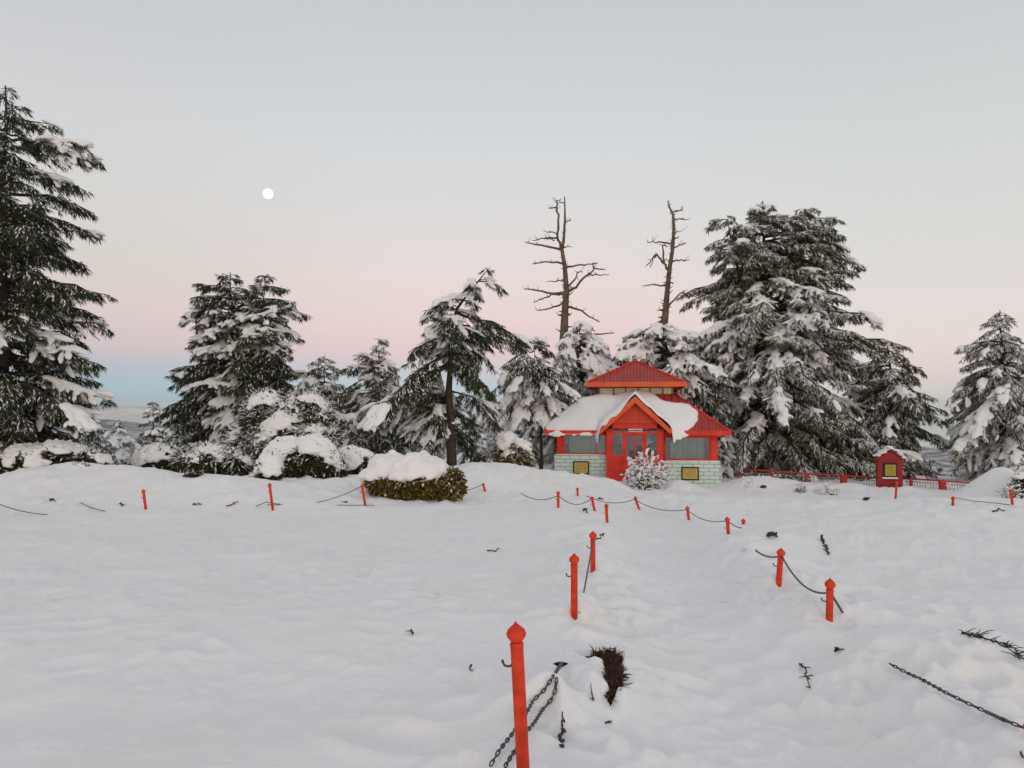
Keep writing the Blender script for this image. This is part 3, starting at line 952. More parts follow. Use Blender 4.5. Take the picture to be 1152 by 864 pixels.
def bush(name, label, lobes, D, seed, leaves='leaves', cover=.5, leaf=(.1, .2), nleaf=2600, cap=.3, sw=.05, cat='bush', group=None, low=.0, lump=1.0, frost=.1, voxel=.035, brk=1.3, sub=5):
    """lobes: (px, py, rx_px, rz_px, dz_m) ellipsoids. cover: how much of the top is under snow"""
    rng = np.random.RandomState(seed); ppm = 866 / D
    C = np.array([at(l[0], l[1], D + l[4]) for l in lobes]); Rr = np.array([(l[2] / ppm, l[2] / ppm * .8, l[3] / ppm) for l in lobes])
    nc, nr_ = [C], [Rr]
    for c, r in zip(C, Rr):
        u = norm(rng.randn(sub, 3)); u[:, 2] = np.abs(u[:, 2]) * 1.0 - .25; k = rng.uniform(.3, .55, (sub, 1))
        nc.append(c + u * r * .8); nr_.append(r * k * np.array([1, 1, 1.1]))
    base = C.mean(0); C = np.vstack(nc); Rr = np.vstack(nr_)
    gz = float(G0(base[0], base[1])[0])
    root = empty(name, (base[0], base[1], gz)); off = np.array(root.location)
    tag(root, label, cat, group)
    t = MB()
    for c in C:
        for _ in range(3):
            a = rng.uniform(-.15, .15, 2)
            t.tube([(a[0], a[1], -.2), ((c - off)[0] * .6, (c - off)[1] * .6, (c - off)[2] * .5), tuple(c - off + rng.randn(3) * .1)], [.03, .02, .01], 5)
    t.build('stem', M['bark'], root, smooth=True)
    vol = Rr.prod(1) ** .66; cnt = (nleaf * vol / vol.sum()).astype(int)
    P, Nn = [], []
    for c, r, k in zip(C, Rr, cnt):
        u = norm(rng.randn(k, 3)); q = rng.uniform(.72, 1.04, k)[:, None]
        p = c + u * r * q * (1 + .25 * (n3(u, 2.2, seed + c[0]) - .5))[:, None]
        P.append(p); Nn.append(norm(u / r))
    P = np.vstack(P); Nn = np.vstack(Nn)
    Dv = Nn + rng.randn(len(P), 3) * .6
    V, F = sprig_quads(P, Dv, rng.uniform(leaf[0], leaf[1], len(P)), sw * rng.uniform(.7, 1.4, len(P)), rng)
    fo = link('foliage', mesh_np('foliage', V - off, F, False), M[leaves], root)
    # snow lumps on the upper surfaces, broken by noise
    sc, sa, ss = [], [], []
    for c, r in zip(C, Rr):
        area = 4 * r[0] * r[2] * 3
        k = int(area / (.045 * cap * lump)) + 10
        u = norm(rng.randn(k * 2, 3))
        p = c + u * r * 1.0
        keep = (u[:, 2] + brk * (n3(p, 2.2 / max(.5, lump), seed * 1.9) - .5) > 1 - 1.35 * cover + low)
        # not inside another lobe
        for c2, r2 in zip(C, Rr):
            if c2 is c: continue
            keep &= (((p - c2) / r2) ** 2).sum(1) > .8
        p = p[keep]; u = u[keep]; m_ = len(p)
        if not m_: continue
        a = np.cross(u, np.array([0, 0, 1.])) + rng.randn(m_, 3) * .3
        z = cap * lump * rng.uniform(.6, 1.15, m_)
        z *= np.clip(r.mean() / Rr[0].mean(), .45, 1); sc.append(p + u * .02); sa.append(norm(a)); ss.append(np.stack([z * .7, z * .5, z * .34], 1))
    fq = rng.rand(len(P)) < frost * (.4 + 1.2 * (Nn[:, 2] > .1))
    ex = frost_quads(P[fq] - off + np.array([0, 0, .015]), Dv[fq], np.full(fq.sum(), leaf[1] * .9), np.full(fq.sum(), sw * 1.2), rng)
    if sc:
        snow_from_blobs('snow_load', np.vstack(sc) - off, np.vstack(sa), np.vstack(ss), rng, voxel, fo, flat=.7, extra=ex)
    return root


bush('hedge', 'clipped golden-green hedge under a thick flat snow cap', [(428, 542, 17, 14, .1), (445, 543, 25, 22, .1), (468, 545, 28, 24, -.1), (485, 545, 19, 21, 0), (440, 534, 22, 19, .5), (474, 535, 22, 18, .5)], 19.5, 71, 'gold_leaves', cover=.46, nleaf=14000, cap=.36, brk=.8, sub=2, leaf=(.08, .15), lump=1.0, cat='hedge')
bush('bush', 'round golden-green bush at the right end of the hedge', [(510, 545, 13, 17, -.2), (505, 541, 11, 13, -.1)], 19.5, 72, 'gold_leaves', cover=.2, nleaf=2600, cap=.14, leaf=(.08, .14))
bush('bush', 'big dark bush with two white snow caps behind the second post', [(322, 522, 24, 25, 0), (350, 520, 26, 26, 0), (372, 530, 14, 16, .2)], 22.5, 73, 'leaves', cover=.38, leaf=(.1, .24), nleaf=11000, cap=.28, frost=.12)
bush('bush', 'tall heap of snow-buried bush below the twin-topped cedar', [(298, 475, 24, 32, 0), (320, 488, 26, 30, -.2), (345, 470, 28, 26, .2), (300, 508, 26, 20, -.3), (352, 500, 26, 26, 0), (272, 505, 20, 22, .2)], 26, 74, 'leaves', cover=.43, nleaf=20000, cap=.28, leaf=(.12, .28), frost=.35, lump=.62, brk=1.7)
bush('bush', 'low snowy bush under the twin-topped cedar, left of the tall heap', [(235, 518, 26, 16, 0), (262, 522, 20, 14, 0), (212, 520, 18, 14, .3)], 25, 75, 'leaves', cover=.46, nleaf=10000, cap=.28, leaf=(.1, .26), lump=.65, brk=1.6, frost=.3)
bush('bush', 'long low bush under smooth snow right of the leftmost cedar', [(178, 518, 26, 15, 0), (205, 520, 18, 13, .2), (160, 524, 16, 10, 0)], 25.5, 76, 'leaves', cover=.6, nleaf=6000, cap=.3, lump=.8, brk=1.3, frost=.1)
bush('bush', 'snow-striped bush at the foot of the leftmost cedar', [(30, 525, 30, 22, 0), (65, 515, 34, 16, .3), (100, 522, 24, 14, .4), (-20, 520, 40, 22, .2)], 22.5, 77, 'leaves', cover=.5, nleaf=11000, cap=.32, lump=.65, brk=1.6, frost=.15)
bush('bush', 'small dark twiggy bush in the snow below the leftmost cedar', [(92, 532, 10, 8, 0), (86, 534, 7, 6, 0)], 20.5, 78, 'leaves', cover=.3, nleaf=700, cap=.14, voxel=.03)
bush('bush', 'little dark bush with one upright sprig left of the second post', [(217, 538, 8, 8, 0), (219, 526, 4, 10, 0)], 19.5, 79, 'leaves', cover=.35, nleaf=800, cap=.12, voxel=.03)
bush('bush', 'small snowy bush at the left foot of the second post', [(303, 530, 12, 16, 0), (290, 540, 9, 7, 0)], 20.5, 80, 'leaves', cover=.66, nleaf=1500, cap=.22, voxel=.03)
bush('bush', 'rusty dark bush with a peaked snow hood left of the pavilion', [(582, 514, 15, 18, 0), (570, 508, 13, 20, .2), (592, 520, 8, 10, 0)], 29, 81, 'gold_leaves', cover=.48, nleaf=4500, cap=.24, frost=.25)
bush('bush', 'dark bush with snow top behind the left end of the hedge', [(405, 528, 16, 20, 0), (395, 520, 14, 16, .4)], 24, 82, 'leaves', cover=.45, nleaf=2200, cap=.24, frost=.2)
bush('bush', 'dark leafy bush on the right edge of the photo', [(1150, 555, 14, 20, 0), (1158, 548, 14, 22, .2)], 25, 83, 'leaves', cover=.35, nleaf=2600, cap=.18, frost=.2, voxel=.035)


def twig_shrub(name, label, px, py, D, w_px, h_px, seed, n=70, snow=.8, ground=None, blob=.07, cat='shrub', group=None, fan=1.0):
    rng = np.random.RandomState(seed); rr = random.Random(seed); ppm = 866 / D
    b = at(px, py, D); gz = float(G0(b[0], b[1])[0])
    root = empty(name, (b[0], b[1], b[2])); tag(root, label, cat, group)
    Hh = h_px / ppm; Wh = w_px / ppm * .5
    t = MB(); C, A, Sz = [], [], []
    for i in range(n):
        a = rr.uniform(0, 6.28); q = math.sqrt(rr.random()); o = np.array([math.cos(a) * .18 * Wh, math.sin(a) * .18 * Wh, -.1])
        hz = Hh * math.sqrt(max(.05, 1 - (q * .93) ** 2)) * rr.uniform(.6, 1.05)
        tip = np.array([math.cos(a) * q * Wh * fan, math.sin(a) * q * Wh * fan, hz])
        mid = (o + tip) * .5 + np.array([0, 0, .18 * Hh]) + rng.randn(3) * .05
        s = np.linspace(0, 1, 6)[:, None]; w = (1 - s) ** 2 * o + 2 * s * (1 - s) * mid + s * s * tip
        t.tube(w, list(np.linspace(.016, .006, 6)), 4, False)
        segs = [w]
        for _ in range(5):
            k = rr.randrange(2, 6); d = norm(np.array([rr.uniform(-1, 1), rr.uniform(-1, 1), rr.uniform(-.2, 1)])); l = rr.uniform(.12, .34) * min(1, Hh)
            w2 = np.array([w[k], w[k] + d * l * .5, w[k] + d * l + np.array([0, 0, -.05 * l])]); t.tube(w2, [.009, .007, .004], 4, False); segs.append(w2)
        for w_ in segs:
            for k in range(1, len(w_)):
                if rr.random() < snow:
                    f = rr.random(); C.append(w_[k - 1] * (1 - f) + w_[k] * f + np.array([0, 0, .015])); A.append(w_[k] - w_[k - 1]); z = blob * rr.uniform(.5, 1.3); Sz.append((z * 1.5, z * .75, z * .6))
    st = t.build('twigs', M['twig'], root, smooth=True)
    V, F = blobs_mesh(np.array(C), np.array(A), np.array(Sz), rng, .7)
    link('snow_load', mesh_np('snow_load', V, F), M['tree_snow'], st)
    return root


twig_shrub('frosted_shrub', 'round frost-white shrub in front of the pavilion door', 727, 562, 28.6, 54, 54, 91, n=120, blob=.056, snow=.62)
twig_shrub('frosted_shrub', 'low wide twiggy shrub in front of the left pavilion wall', 622, 556, 25.5, 70, 24, 92, n=80, blob=.05, snow=.6)
twig_shrub('frosted_shrub', 'small tangled shrub in front of the red railing', 932, 561, 29.5, 30, 14, 93, n=40, blob=.045, snow=.45)
twig_shrub('frosted_shrub', 'low twiggy shrub at the right foot of the pavilion', 845, 556, 30.5, 40, 16, 94, n=40, blob=.06, snow=.75)
twig_shrub('frosted_shrub', 'thin twiggy shrub beside the last post on the right', 1140, 571, 24, 26, 26, 95, n=26, blob=.04, snow=.4)
twig_shrub('frosted_shrub', 'dark little shrub poking out right of the railing posts', 901, 556, 29.5, 12, 12, 96, n=16, blob=.03, snow=.25)

# ------------------------------------------------------------------ red pavilion
KZ = at(715.6, 542.5, 32)
kiosk = empty('pavilion', KZ, -math.atan2(KZ[0], KZ[1]))
tag(kiosk, 'small red pavilion with two-tier red metal roof and porch gable', 'pavilion')


def kp(name, m, parent=kiosk, smooth=False, bevel=0, **kw):
    def f(mb):
        return mb.build(name, M[m], parent, smooth, bevel)
    return f


def kbox(name, m, b, parent=kiosk, bevel=0):
    q = MB(); q.box(*b); return q.build(name, M[m], parent, False, bevel)


FY = 0.0            # front wall plane
DEP = 5.5
# plinth + low block walls
for (x0, x1, zt) in ((-3.4, -1.16, 1.09), (1.12, 3.4, .87)):
    kbox('low_wall', 'mint', (x0, x1, FY - .06, FY + .2, -.6, zt), bevel=.012)
    cs = MB(); cs.box(x0 + .03, x1 - .03, FY - .1, FY + .17, zt + .002, zt + .05); cs.build('snow_ledge', M['roof_snow'], kiosk, True, .02)
for sx in (-1, 1):
    zt = 1.09 if sx < 0 else .87
    q = MB(); q.box(min(sx * 3.4, sx * 3.15), max(sx * 3.4, sx * 3.15), FY + .203, DEP, -.6, zt); q.build('low_wall', M['mint'], kiosk, False, .012)
kbox('low_wall', 'mint', (-3.147, 3.147, DEP - .25, DEP - .003, -.6, 1.0))
kbox('floor_slab', 'inside', (-3.14, 3.14, .21, DEP - .26, -.3, .05))
# corner posts and beams
for sx in (-1, 1):
    for y in (FY + .02, DEP - .24):
        x0, x1 = (-3.3, -3.02) if sx < 0 else (3.02, 3.3)
        kbox('corner_post', 'red_paint', (x0, x1, y, y + .2, .85 if sx > 0 else 1.07, 2.0), bevel=.008)
kbox('beam', 'red_paint', (-3.35, -1.2, FY, FY + .22, 1.985, 2.1)); kbox('beam', 'red_paint', (1.16, 3.35, FY, FY + .22, 1.9, 2.1))
kbox('beam', 'red_paint', (-3.35, 3.35, DEP - .24, DEP - .02, 1.98, 2.1))
for sx in (-1, 1):
    kbox('beam', 'red_paint', (sx * 3.2 - .12, sx * 3.2 + .12, FY + .223, DEP - .243, 1.98, 2.1))


def window(x0, x1, z0, z1, y, mull, axis='x', curtain=True):
    fr = MB(); w = .06
    if axis == 'x':
        fr.box(x0, x1, y - .03, y + .04, z0, z0 + w); fr.box(x0, x1, y - .03, y + .04, z1 - w, z1)
        fr.box(x0, x0 + w, y - .03, y + .04, z0 + w, z1 - w); fr.box(x1 - w, x1, y - .03, y + .04, z0 + w, z1 - w)
        for xm in mull: fr.box(xm - .02, xm + .02, y - .025, y + .035, z0 + w, z1 - w)
    else:
        fr.box(y - .03, y + .04, x0, x1, z0, z0 + w); fr.box(y - .03, y + .04, x0, x1, z1 - w, z1)
        for xm in [x0 + .04, x1 - .04] + list(mull): fr.box(y - .025, y + .035, xm - .03, xm + .03, z0 + w, z1 - w)
    f = fr.build('window', M['red_paint'], kiosk)
    p = MB()
    if axis == 'x': p.box(x0 + w, x1 - w, y + .003, y + .012, z0 + w, z1 - w)
    else: p.box(y + .003, y + .012, x0 + .07, x1 - .07, z0 + w, z1 - w)
    p.build('pane', M['glass'], f)
    if curtain and axis == 'x':
        c = MB(); n = 60
        xs = np.linspace(x0 + .25, x1 - .02 if x1 < 0 else x1 - .25, n); ys = y + .15 + .03 * np.sin(xs * 34) + .02 * np.sin(xs * 11)
        c.add([(x, yy, z) for z in (z0 - .1, z1 + .02) for x, yy in zip(xs, ys)], [(i, i + 1, n + i + 1, n + i) for i in range(n - 1)])
        c.build('curtain', M['curtain'], f, True)


window(-3.02, -1.2, 1.12, 1.985, FY + .1, [-1.62])
window(3.02, 1.16, .93, 1.9, FY + .1, []) if False else window(1.16, 3.02, .93, 1.9, FY + .1, [])
for sx in (-1, 1):
    window(FY + .23, DEP - .25, 1.1 if sx < 0 else .88, 1.98, sx * 3.22, [1.6, 2.9, 4.1], axis='y')
window(-3.02, 3.02, 1.0, 1.98, DEP - .14, [-1.5, 0, 1.5], curtain=False)
# framed plaques on the low walls
for (x0, x1, z0, z1) in ((-2.6, -1.93, .3, .85), (1.83, 2.53, .12, .66)):
    f = kbox('plaque', 'black', (x0, x1, FY - .1, FY - .063, z0, z1))
    kbox('plate', 'gold', (x0 + .055, x1 - .055, FY - .112, FY - .103, z0 + .055, z1 - .055), f)
    tx = MB(); rr = random.Random(int(x0 * 10))
    for k in range(6):
        z = z1 - .12 - k * .062; x = x0 + .1
        while x < x1 - .16:
            l = rr.uniform(.02, .07); tx.box(x, x + l, FY - .1155, FY - .1135, z, z + .018); x += l + rr.uniform(.012, .03)
    tx.build('lettering', M['ink'], f)

# porch bay
PYF = -.42
for (x0, x1) in ((-1.2, -.95), (.86, 1.12)):
    kbox('porch_post', 'red_paint', (x0, x1, PYF, PYF + .2, -.5, 2.2), bevel=.008)
kbox('transom_beam', 'red_paint', (-.95, .86, PYF + .02, PYF + .16, 2.24, 2.42))
kbox('transom_beam', 'red_paint', (-.95, .86, PYF + .02, PYF + .16, 2.0, 2.065))
for x0, x1 in ((-.95, -.93), (-.55, -.47), (.36, .44), (.84, .86)):
    kbox('mullion', 'red_paint', (x0, x1, PYF + .02, PYF + .16, .05, 2.0)); kbox('mullion', 'red_paint', (x0, x1, PYF + .02, PYF + .16, 2.065, 2.24))
for x0, x1 in ((-.93, -.55), (.44, .84)):
    pn = kbox('side_panel', 'red_paint', (x0, x1, PYF + .04, PYF + .12, -.4, 1.12)); kbox('moulding', 'red_paint', (x0 + .07, x1 - .07, PYF + .022, PYF + .037, .25, 1.0), pn)
    kbox('sidelight', 'glass', (x0, x1, PYF + .08, PYF + .09, 1.12, 2.0))
for x0, x1 in ((-.93, -.55), (-.47, .36), (.44, .84)):
    kbox('transom_pane', 'glass', (x0, x1, PYF + .085, PYF + .095, 2.065, 2.24))
sg = kbox('door_sign', 'sign_white', (-.3, .27, PYF + .0, PYF + .03, 2.09, 2.22))
tx = MB(); rr = random.Random(5); x = -.25
while x < .2:
    l = rr.uniform(.025, .05); tx.box(x, x + l, PYF - .004, PYF - .002, 2.125, 2.185 - rr.uniform(0, .02)); x += l + .014
tx.build('lettering', M['redink'], sg)
dr = MB()
dr.box(-.47, -.37, PYF + .05, PYF + .1, .05, 1.99); dr.box(.26, .36, PYF + .05, PYF + .1, .05, 1.99); dr.box(-.37, .26, PYF + .05, PYF + .1, 1.9, 1.99); dr.box(-.37, .26, PYF + .05, PYF + .1, .05, .95)
dr.box(-.08, -.03, PYF + .055, PYF + .095, .95, 1.9); dr.box(-.37, .26, PYF + .055, PYF + .094, 1.62, 1.67)
door = dr.build('door', M['red_paint'], kiosk)
kbox('pane', 'glass', (-.37, .26, PYF + .07, PYF + .078, .95, 1.9), door)
kbox('handle', 'steel', (.29, .31, PYF + .01, PYF + .04, .95, 1.15), door)
n = 40; xs = np.linspace(-.5, .4, n); c = MB(); c.add([(x, PYF + .2 + .02 * math.sin(x * 40), z) for z in (.6, 2.0) for x in xs], [(i, i + 1, n + i + 1, n + i) for i in range(n - 1)]); c.build('curtain', M['blue_curtain'], door, True)
for sx in (-1, 1):
    x = -1.2 if sx < 0 else 1.12
    kbox('porch_side', 'red_paint', (min(x, x - sx * .12), max(x, x - sx * .12), PYF + .203, FY + .22, -.5, 2.2))
# porch gable
AP, FT = 3.52, 2.13       # apex / foot heights of the outer barge edge
GX0, GX1, GC = -1.52, 1.48, -.01
tym = MB(); tym.prism([(GX0 + .3, 2.43), (GX1 - .3, 2.43), (GC, AP - .3)], PYF + .03, PYF + .1); tm_o = tym.build('gable_panel', M['gable_paint'], kiosk)
kbox('king_post', 'orange_paint', (GC - .03, GC + .03, PYF + .004, PYF + .028, 2.45, 3.12), tm_o)
bg_ = MB(); yb0, yb1 = -.82, -.76
wv = .3
AP += .045
bg_.prism([(GX0, FT), (GC, AP), (GC, AP - wv), (GX0 + .1, FT - .12)], yb0, yb1)
bg_.prism([(GC, AP), (GX1, FT), (GX1 - .1, FT - .12), (GC, AP - wv)], yb0, yb1)
AP -= .045
bg_.build('bargeboard', M['orange_paint'], kiosk)
pr = MB()
for gx in (GX0, GX1):
    pr.add([(gx, yb1 + .003, FT - .01), (GC, yb1 + .003, AP - .01), (GC, 1.35, AP - .01), (gx, .05, FT - .01),
            (gx, yb1 + .003, FT - .08), (GC, yb1 + .003, AP - .08), (GC, 1.35, AP - .08), (gx, .05, FT - .08)], [(0, 1, 2, 3), (7, 6, 5, 4), (0, 4, 5, 1), (1, 5, 6, 2), (2, 6, 7, 3), (3, 7, 4, 0)])
pr.build('porch_roof', M['roof_y'], kiosk)

# main hip roof (lower tier): front, back, two sides
EX, EZ, TX, TZ = 3.74, 2.13, 1.64, 3.69
CY = DEP / 2; EYH = 3.2; TYH = 1.4
q = MB(); q.add([(-EX, CY - EYH, EZ), (EX, CY - EYH, EZ), (TX, CY - TYH, TZ), (-TX, CY - TYH, TZ), (EX, CY + EYH, EZ), (-EX, CY + EYH, EZ), (-TX, CY + TYH, TZ), (TX, CY + TYH, TZ)], [(0, 1, 2, 3), (4, 5, 6, 7)])
q2 = MB(); q2.add([(EX, CY - EYH, EZ), (EX, CY + EYH, EZ), (TX, CY + TYH, TZ), (TX, CY - TYH, TZ), (-EX, CY + EYH, EZ), (-EX, CY - EYH, EZ), (-TX, CY - TYH, TZ), (-TX, CY + TYH, TZ)], [(0, 1, 2, 3), (4, 5, 6, 7)])
lr = q.build('lower_roof', M['roof_x'], kiosk); q2.build('side_slopes', M['roof_y'], lr)
rd = MB()
for sx in (-1, 1):
    for sy in (-1, 1):
        rd.tube([(sx * EX, CY + sy * EYH, EZ + .01), (sx * TX, CY + sy * TYH, TZ + .01)], .045, 6)
rd.build('ridge_cap', M['red_paint'], lr, True)
fa = MB(); t_ = .05
fa.box(-EX, GX0 - .0, CY - EYH - t_, CY - EYH - .002, EZ - .17, EZ + .02); fa.box(GX1, EX, CY - EYH - t_, CY - EYH - .002, EZ - .17, EZ + .02)
fa.box(-EX, EX, CY + EYH + .002, CY + EYH + t_, EZ - .17, EZ + .02)
for sx in (-1, 1): fa.box(min(sx * EX, sx * (EX + t_)), max(sx * EX, sx * (EX + t_)), CY - EYH - t_, CY + EYH + t_, EZ - .17, EZ + .02)
fa.build('fascia', M['red_paint'], lr)
sf = MB(); sf.box(-EX + .01, GX0, CY - EYH + .002, FY - .005, EZ - .12, EZ - .1); sf.box(GX1, EX - .01, CY - EYH + .002, FY - .005, EZ - .12, EZ - .1)
for sx in (-1, 1): sf.box(min(sx * 3.36, sx * (EX - .01)), max(sx * 3.36, sx * (EX - .01)), FY, DEP, EZ - .12, EZ - .1)
sf.build('soffit', M['red_paint'], lr)
kbox('ceiling', 'inside', (-3.3, 3.3, .0, DEP, 2.11, 2.118))
# clerestory
cl = MB()
CH, CYH = 1.6, 1.32
for z0, z1 in ((3.55, 3.68), (3.94, 4.04)):
    cl.box(-CH, CH, CY - CYH, CY - CYH + .08, z0, z1); cl.box(-CH, CH, CY + CYH - .08, CY + CYH, z0, z1)
    for sx in (-1, 1): cl.box(sx * CH - .04, sx * CH + .04, CY - CYH + .083, CY + CYH - .083, z0, z1)
for x in (-1.56, -.95, -.42, .12, .62, 1.16, 1.56):
    cl.box(x - .035, x + .035, CY - CYH + .004, CY - CYH + .07, 3.68, 3.94); cl.box(x - .035, x + .035, CY + CYH - .07, CY + CYH - .004, 3.68, 3.94)
for y in (-1.2, -.4, .4, 1.2):
    for sx in (-1, 1): cl.box(sx * CH - .03, sx * CH + .03, CY + y - .035, CY + y + .035, 3.68, 3.94)
clo = cl.build('clerestory', M['wood'], kiosk)
gp = MB(); gp.box(-CH + .05, CH - .05, CY - CYH + .03, CY - CYH + .035, 3.68, 3.94); gp.box(-CH + .05, CH - .05, CY + CYH - .035, CY + CYH - .03, 3.68, 3.94)
for sx in (-1, 1): gp.box(sx * CH - .003, sx * CH + .003, CY - CYH + .05, CY + CYH - .05, 3.68, 3.94)
gp.build('pane', M['glass'], clo)
kbox('shade_block', 'black', (-CH + .3, CH - .3, CY - CYH + .3, CY + CYH - .3, 3.6, 4.0), clo)  # black block added as interior shade, so the clerestory glass reads dark
kbox('panel', 'cream', (-1.5, -1.02, CY - CYH + .04, CY - CYH + .05, 3.68, 3.94), clo)
kbox('panel', 'cream', (-.38, .05, CY - CYH + .04, CY - CYH + .05, 3.84, 3.94), clo)
kbox('panel', 'cream', (1.2, 1.52, CY - CYH + .04, CY - CYH + .05, 3.68, 3.8), clo)
# upper roof
UX, UY, UZ, UA = 2.08, 1.98, 4.17, 5.2
q = MB(); q.add([(-UX, CY - UY, UZ), (UX, CY - UY, UZ), (.05, CY, UA), (-.05, CY, UA), (UX, CY + UY, UZ), (-UX, CY + UY, UZ)], [(0, 1, 2, 3), (4, 5, 3, 2)]); ur = q.build('upper_roof', M['roof_x'], kiosk)
q = MB(); q.add([(UX, CY - UY, UZ), (UX, CY + UY, UZ), (.05, CY, UA), (-UX, CY + UY, UZ), (-UX, CY - UY, UZ), (-.05, CY, UA)], [(0, 1, 2), (3, 4, 5)]); q.build('side_slopes', M['roof_y'], ur)
rd = MB()
for sx in (-1, 1):
    for sy in (-1, 1): rd.tube([(sx * UX, CY + sy * UY, UZ + .01), (sx * .04, CY, UA + .01)], .045, 6)
rd.tube([(-.1, CY, UA + .01), (.1, CY, UA + .01)], .05, 6)
rd.build('ridge_cap', M['red_paint'], ur, True)
fa = MB()
for y0, y1 in ((CY - UY - .05, CY - UY - .002), (CY + UY + .002, CY + UY + .05)): fa.box(-UX - .05, UX + .05, y0, y1, UZ - .19, UZ + .02)
for sx in (-1, 1): fa.box(min(sx * UX, sx * (UX + .05)), max(sx * UX, sx * (UX + .05)), CY - UY, CY + UY, UZ - .19, UZ + .02)
fa.build('fascia', M['orange_paint'], ur)
sf = MB(); sf.box(-UX + .01, UX - .01, CY - UY + .01, CY + UY - .01, UZ - .14, UZ - .12); sf.build('soffit', M['red_paint'], ur)

# thick snow on the lower roof and the porch
ROOF_POLY = np.array([(-3.74, -.46), (-2.9, -.46), (-2.2, -.49), (-1.62, -.46), (-1.52, -.89), (0, -.9), (1.47, -.89), (1.5, -.62), (1.75, -.6), (2.02, -.45), (2.3, -.2), (2.5, .12), (2.5, .42), (2.25, .68), (1.7, .78), (1.2, .9), (.75, 1.22), (.3, 1.45), (-.35, 1.42), (-.9, 1.22), (-1.9, 1.12), (-2.5, .95), (-3.0, .6), (-3.42, .12), (-3.82, -.3)])


def roof_snow():
    st = .045
    xs = np.arange(-4.3, 2.9, st); ys = np.arange(-1.1, 1.7, st)
    X, Y = np.meshgrid(xs, ys); x = X.ravel(); y = Y.ravel()
    sl = (TZ - EZ) / (EYH - TYH)
    hip = EZ + (y - (CY - EYH)) * sl
    sl2 = (TZ - EZ) / (EX - TX)
    hip = np.minimum(hip, np.minimum(EZ + (EX + x) * sl2, EZ + (EX - x) * sl2))
    hip = np.where(y < CY - EYH, np.minimum(hip, EZ + (y - (CY - EYH)) * 1.0), hip)
    por = np.where(x < GC, FT + (x - GX0) / (GC - GX0) * (AP - FT), FT + (GX1 - x) / (GX1 - GC) * (AP - FT))
    por = np.where((y > -1.05) & (x > GX0) & (x < GX1), por, -9)
    k = 6.0
    H = np.maximum(hip, por)
    H = np.where((por > hip - .4) & (por > 0), np.log(np.exp(k * hip) + np.exp(k * por)) / k, H)
    wob = (n2(x, y, 2.2, 8.1) - .5) * .12 + (n2(x, y, 5, 9.1) - .5) * .05
    s = poly_sd(x, y, ROOF_POLY) + wob
    T = .27 + .08 * (n2(x, y, 1.1, 10.2) - .5)
    T = np.where(x < -1, T + .06, T)
    t = T * np.sqrt(1 - (1 - np.clip((s + .02) / .34, 0, 1)) ** 2)
    Z = np.maximum(hip, por) * 0 + H + t - .03
    Z = np.where(s < -.02, H - .09, Z)
    V = np.stack([x, y, Z], 1)
    nx = len(xs); i = (np.arange(len(ys) - 1)[:, None] * nx + np.arange(nx - 1)).ravel()
    F = np.stack([i, i + 1, i + nx + 1, i + nx], 1)
    front = (y < -.885)
    keep = (s[F] > -.07).any(1) & ~front[F].any(1)
    F = F[keep]
    use = np.unique(F); mp = np.full(len(V), -1); mp[use] = np.arange(len(use))
    V = V[use]; F = mp[F]
    me = mesh_np('roof_snow', V, F)
    o = link('roof_snow', me, M['roof_snow'])
    s_ = o.modifiers.new('s', 'SMOOTH'); s_.iterations = 3; s_.factor = .4
    w = o.modifiers.new('t', 'SOLIDIFY'); w.thickness = .03; w.offset = -1
    o.matrix_world = kiosk.matrix_basis
    o.location = kiosk.location; o.rotation_euler = kiosk.rotation_euler
    tag(o, 'thick smooth slab of snow draped over the pavilion porch roof', 'snow')


roof_snow()
# lit lamp inside the left window
lp = empty('ceiling_lamp', kiosk.location, kiosk.rotation_euler[2]); tag(lp, 'small lit lamp inside the left pavilion window', 'lamp')
q = MB(); q.tube([(-2.02, .32, 2.1), (-2.02, .32, 1.98)], .012, 6); q.build('stem', M['steel'], lp)
q = MB(); q.lathe([(.01, 1.93), (.05, 1.95), (.045, 1.98), (.01, 1.985)], 12, (-2.02, .32, 0)); q.build('bulb', emit_mat('lamp_glow', (1, .7, .35), 4), lp, True)

# ------------------------------------------------------------------ dark red booth
bp_ = hit(1001, 552, 20); BD_ = 31.5; bpt = at(1000.5, 552, BD_)
booth = empty('booth', bpt, -.32); booth.scale = (.92, .92, .95); tag(booth, 'small dark red gabled booth with a yellow notice and snow on its roof', 'booth')
q = MB(); q.box(-.5, .5, -.35, .35, -.5, 1.36); q.prism([(-.5, 1.363), (.5, 1.363), (0, 1.72)], -.35, .35); bb = q.build('body', M['booth_paint'], booth, False, .01)
q = MB()
q.prism([(-.6, 1.3), (0, 1.76), (.6, 1.3), (.6, 1.36), (0, 1.82), (-.6, 1.36)], -.42, .42); q.build('roof', M['booth_paint'], booth)
q = MB(); q.prism([(-.3, .55), (.26, .55), (.26, 1.2), (-.3, 1.2)], -.375, -.353); wf = q.build('window', M['black'], booth)
q = MB(); q.box(-.2, .22, -.39, -.378, .66, 1.13); nb = q.build('notice', M['yellow'], wf)
q = MB()
for k in range(5): q.box(-.14, .14 - .03 * (k % 2), -.395, -.392, .74 + k * .075, .757 + k * .075)
q.build('lettering', M['ink'], nb)
q = MB(); q.box(-.36, .34, -.39, -.356, .3, .33); q.box(-.36, .34, -.39, -.356, 1.22, 1.25); q.build('moulding', M['booth_paint'], bb)
rng_ = np.random.RandomState(3)
C = np.array([(x, y, 1.86 - abs(x) * .77 + .02) for x in np.linspace(-.5, .56, 10) for y in (-.3, 0, .3)]) + rng_.randn(30, 3) * .03
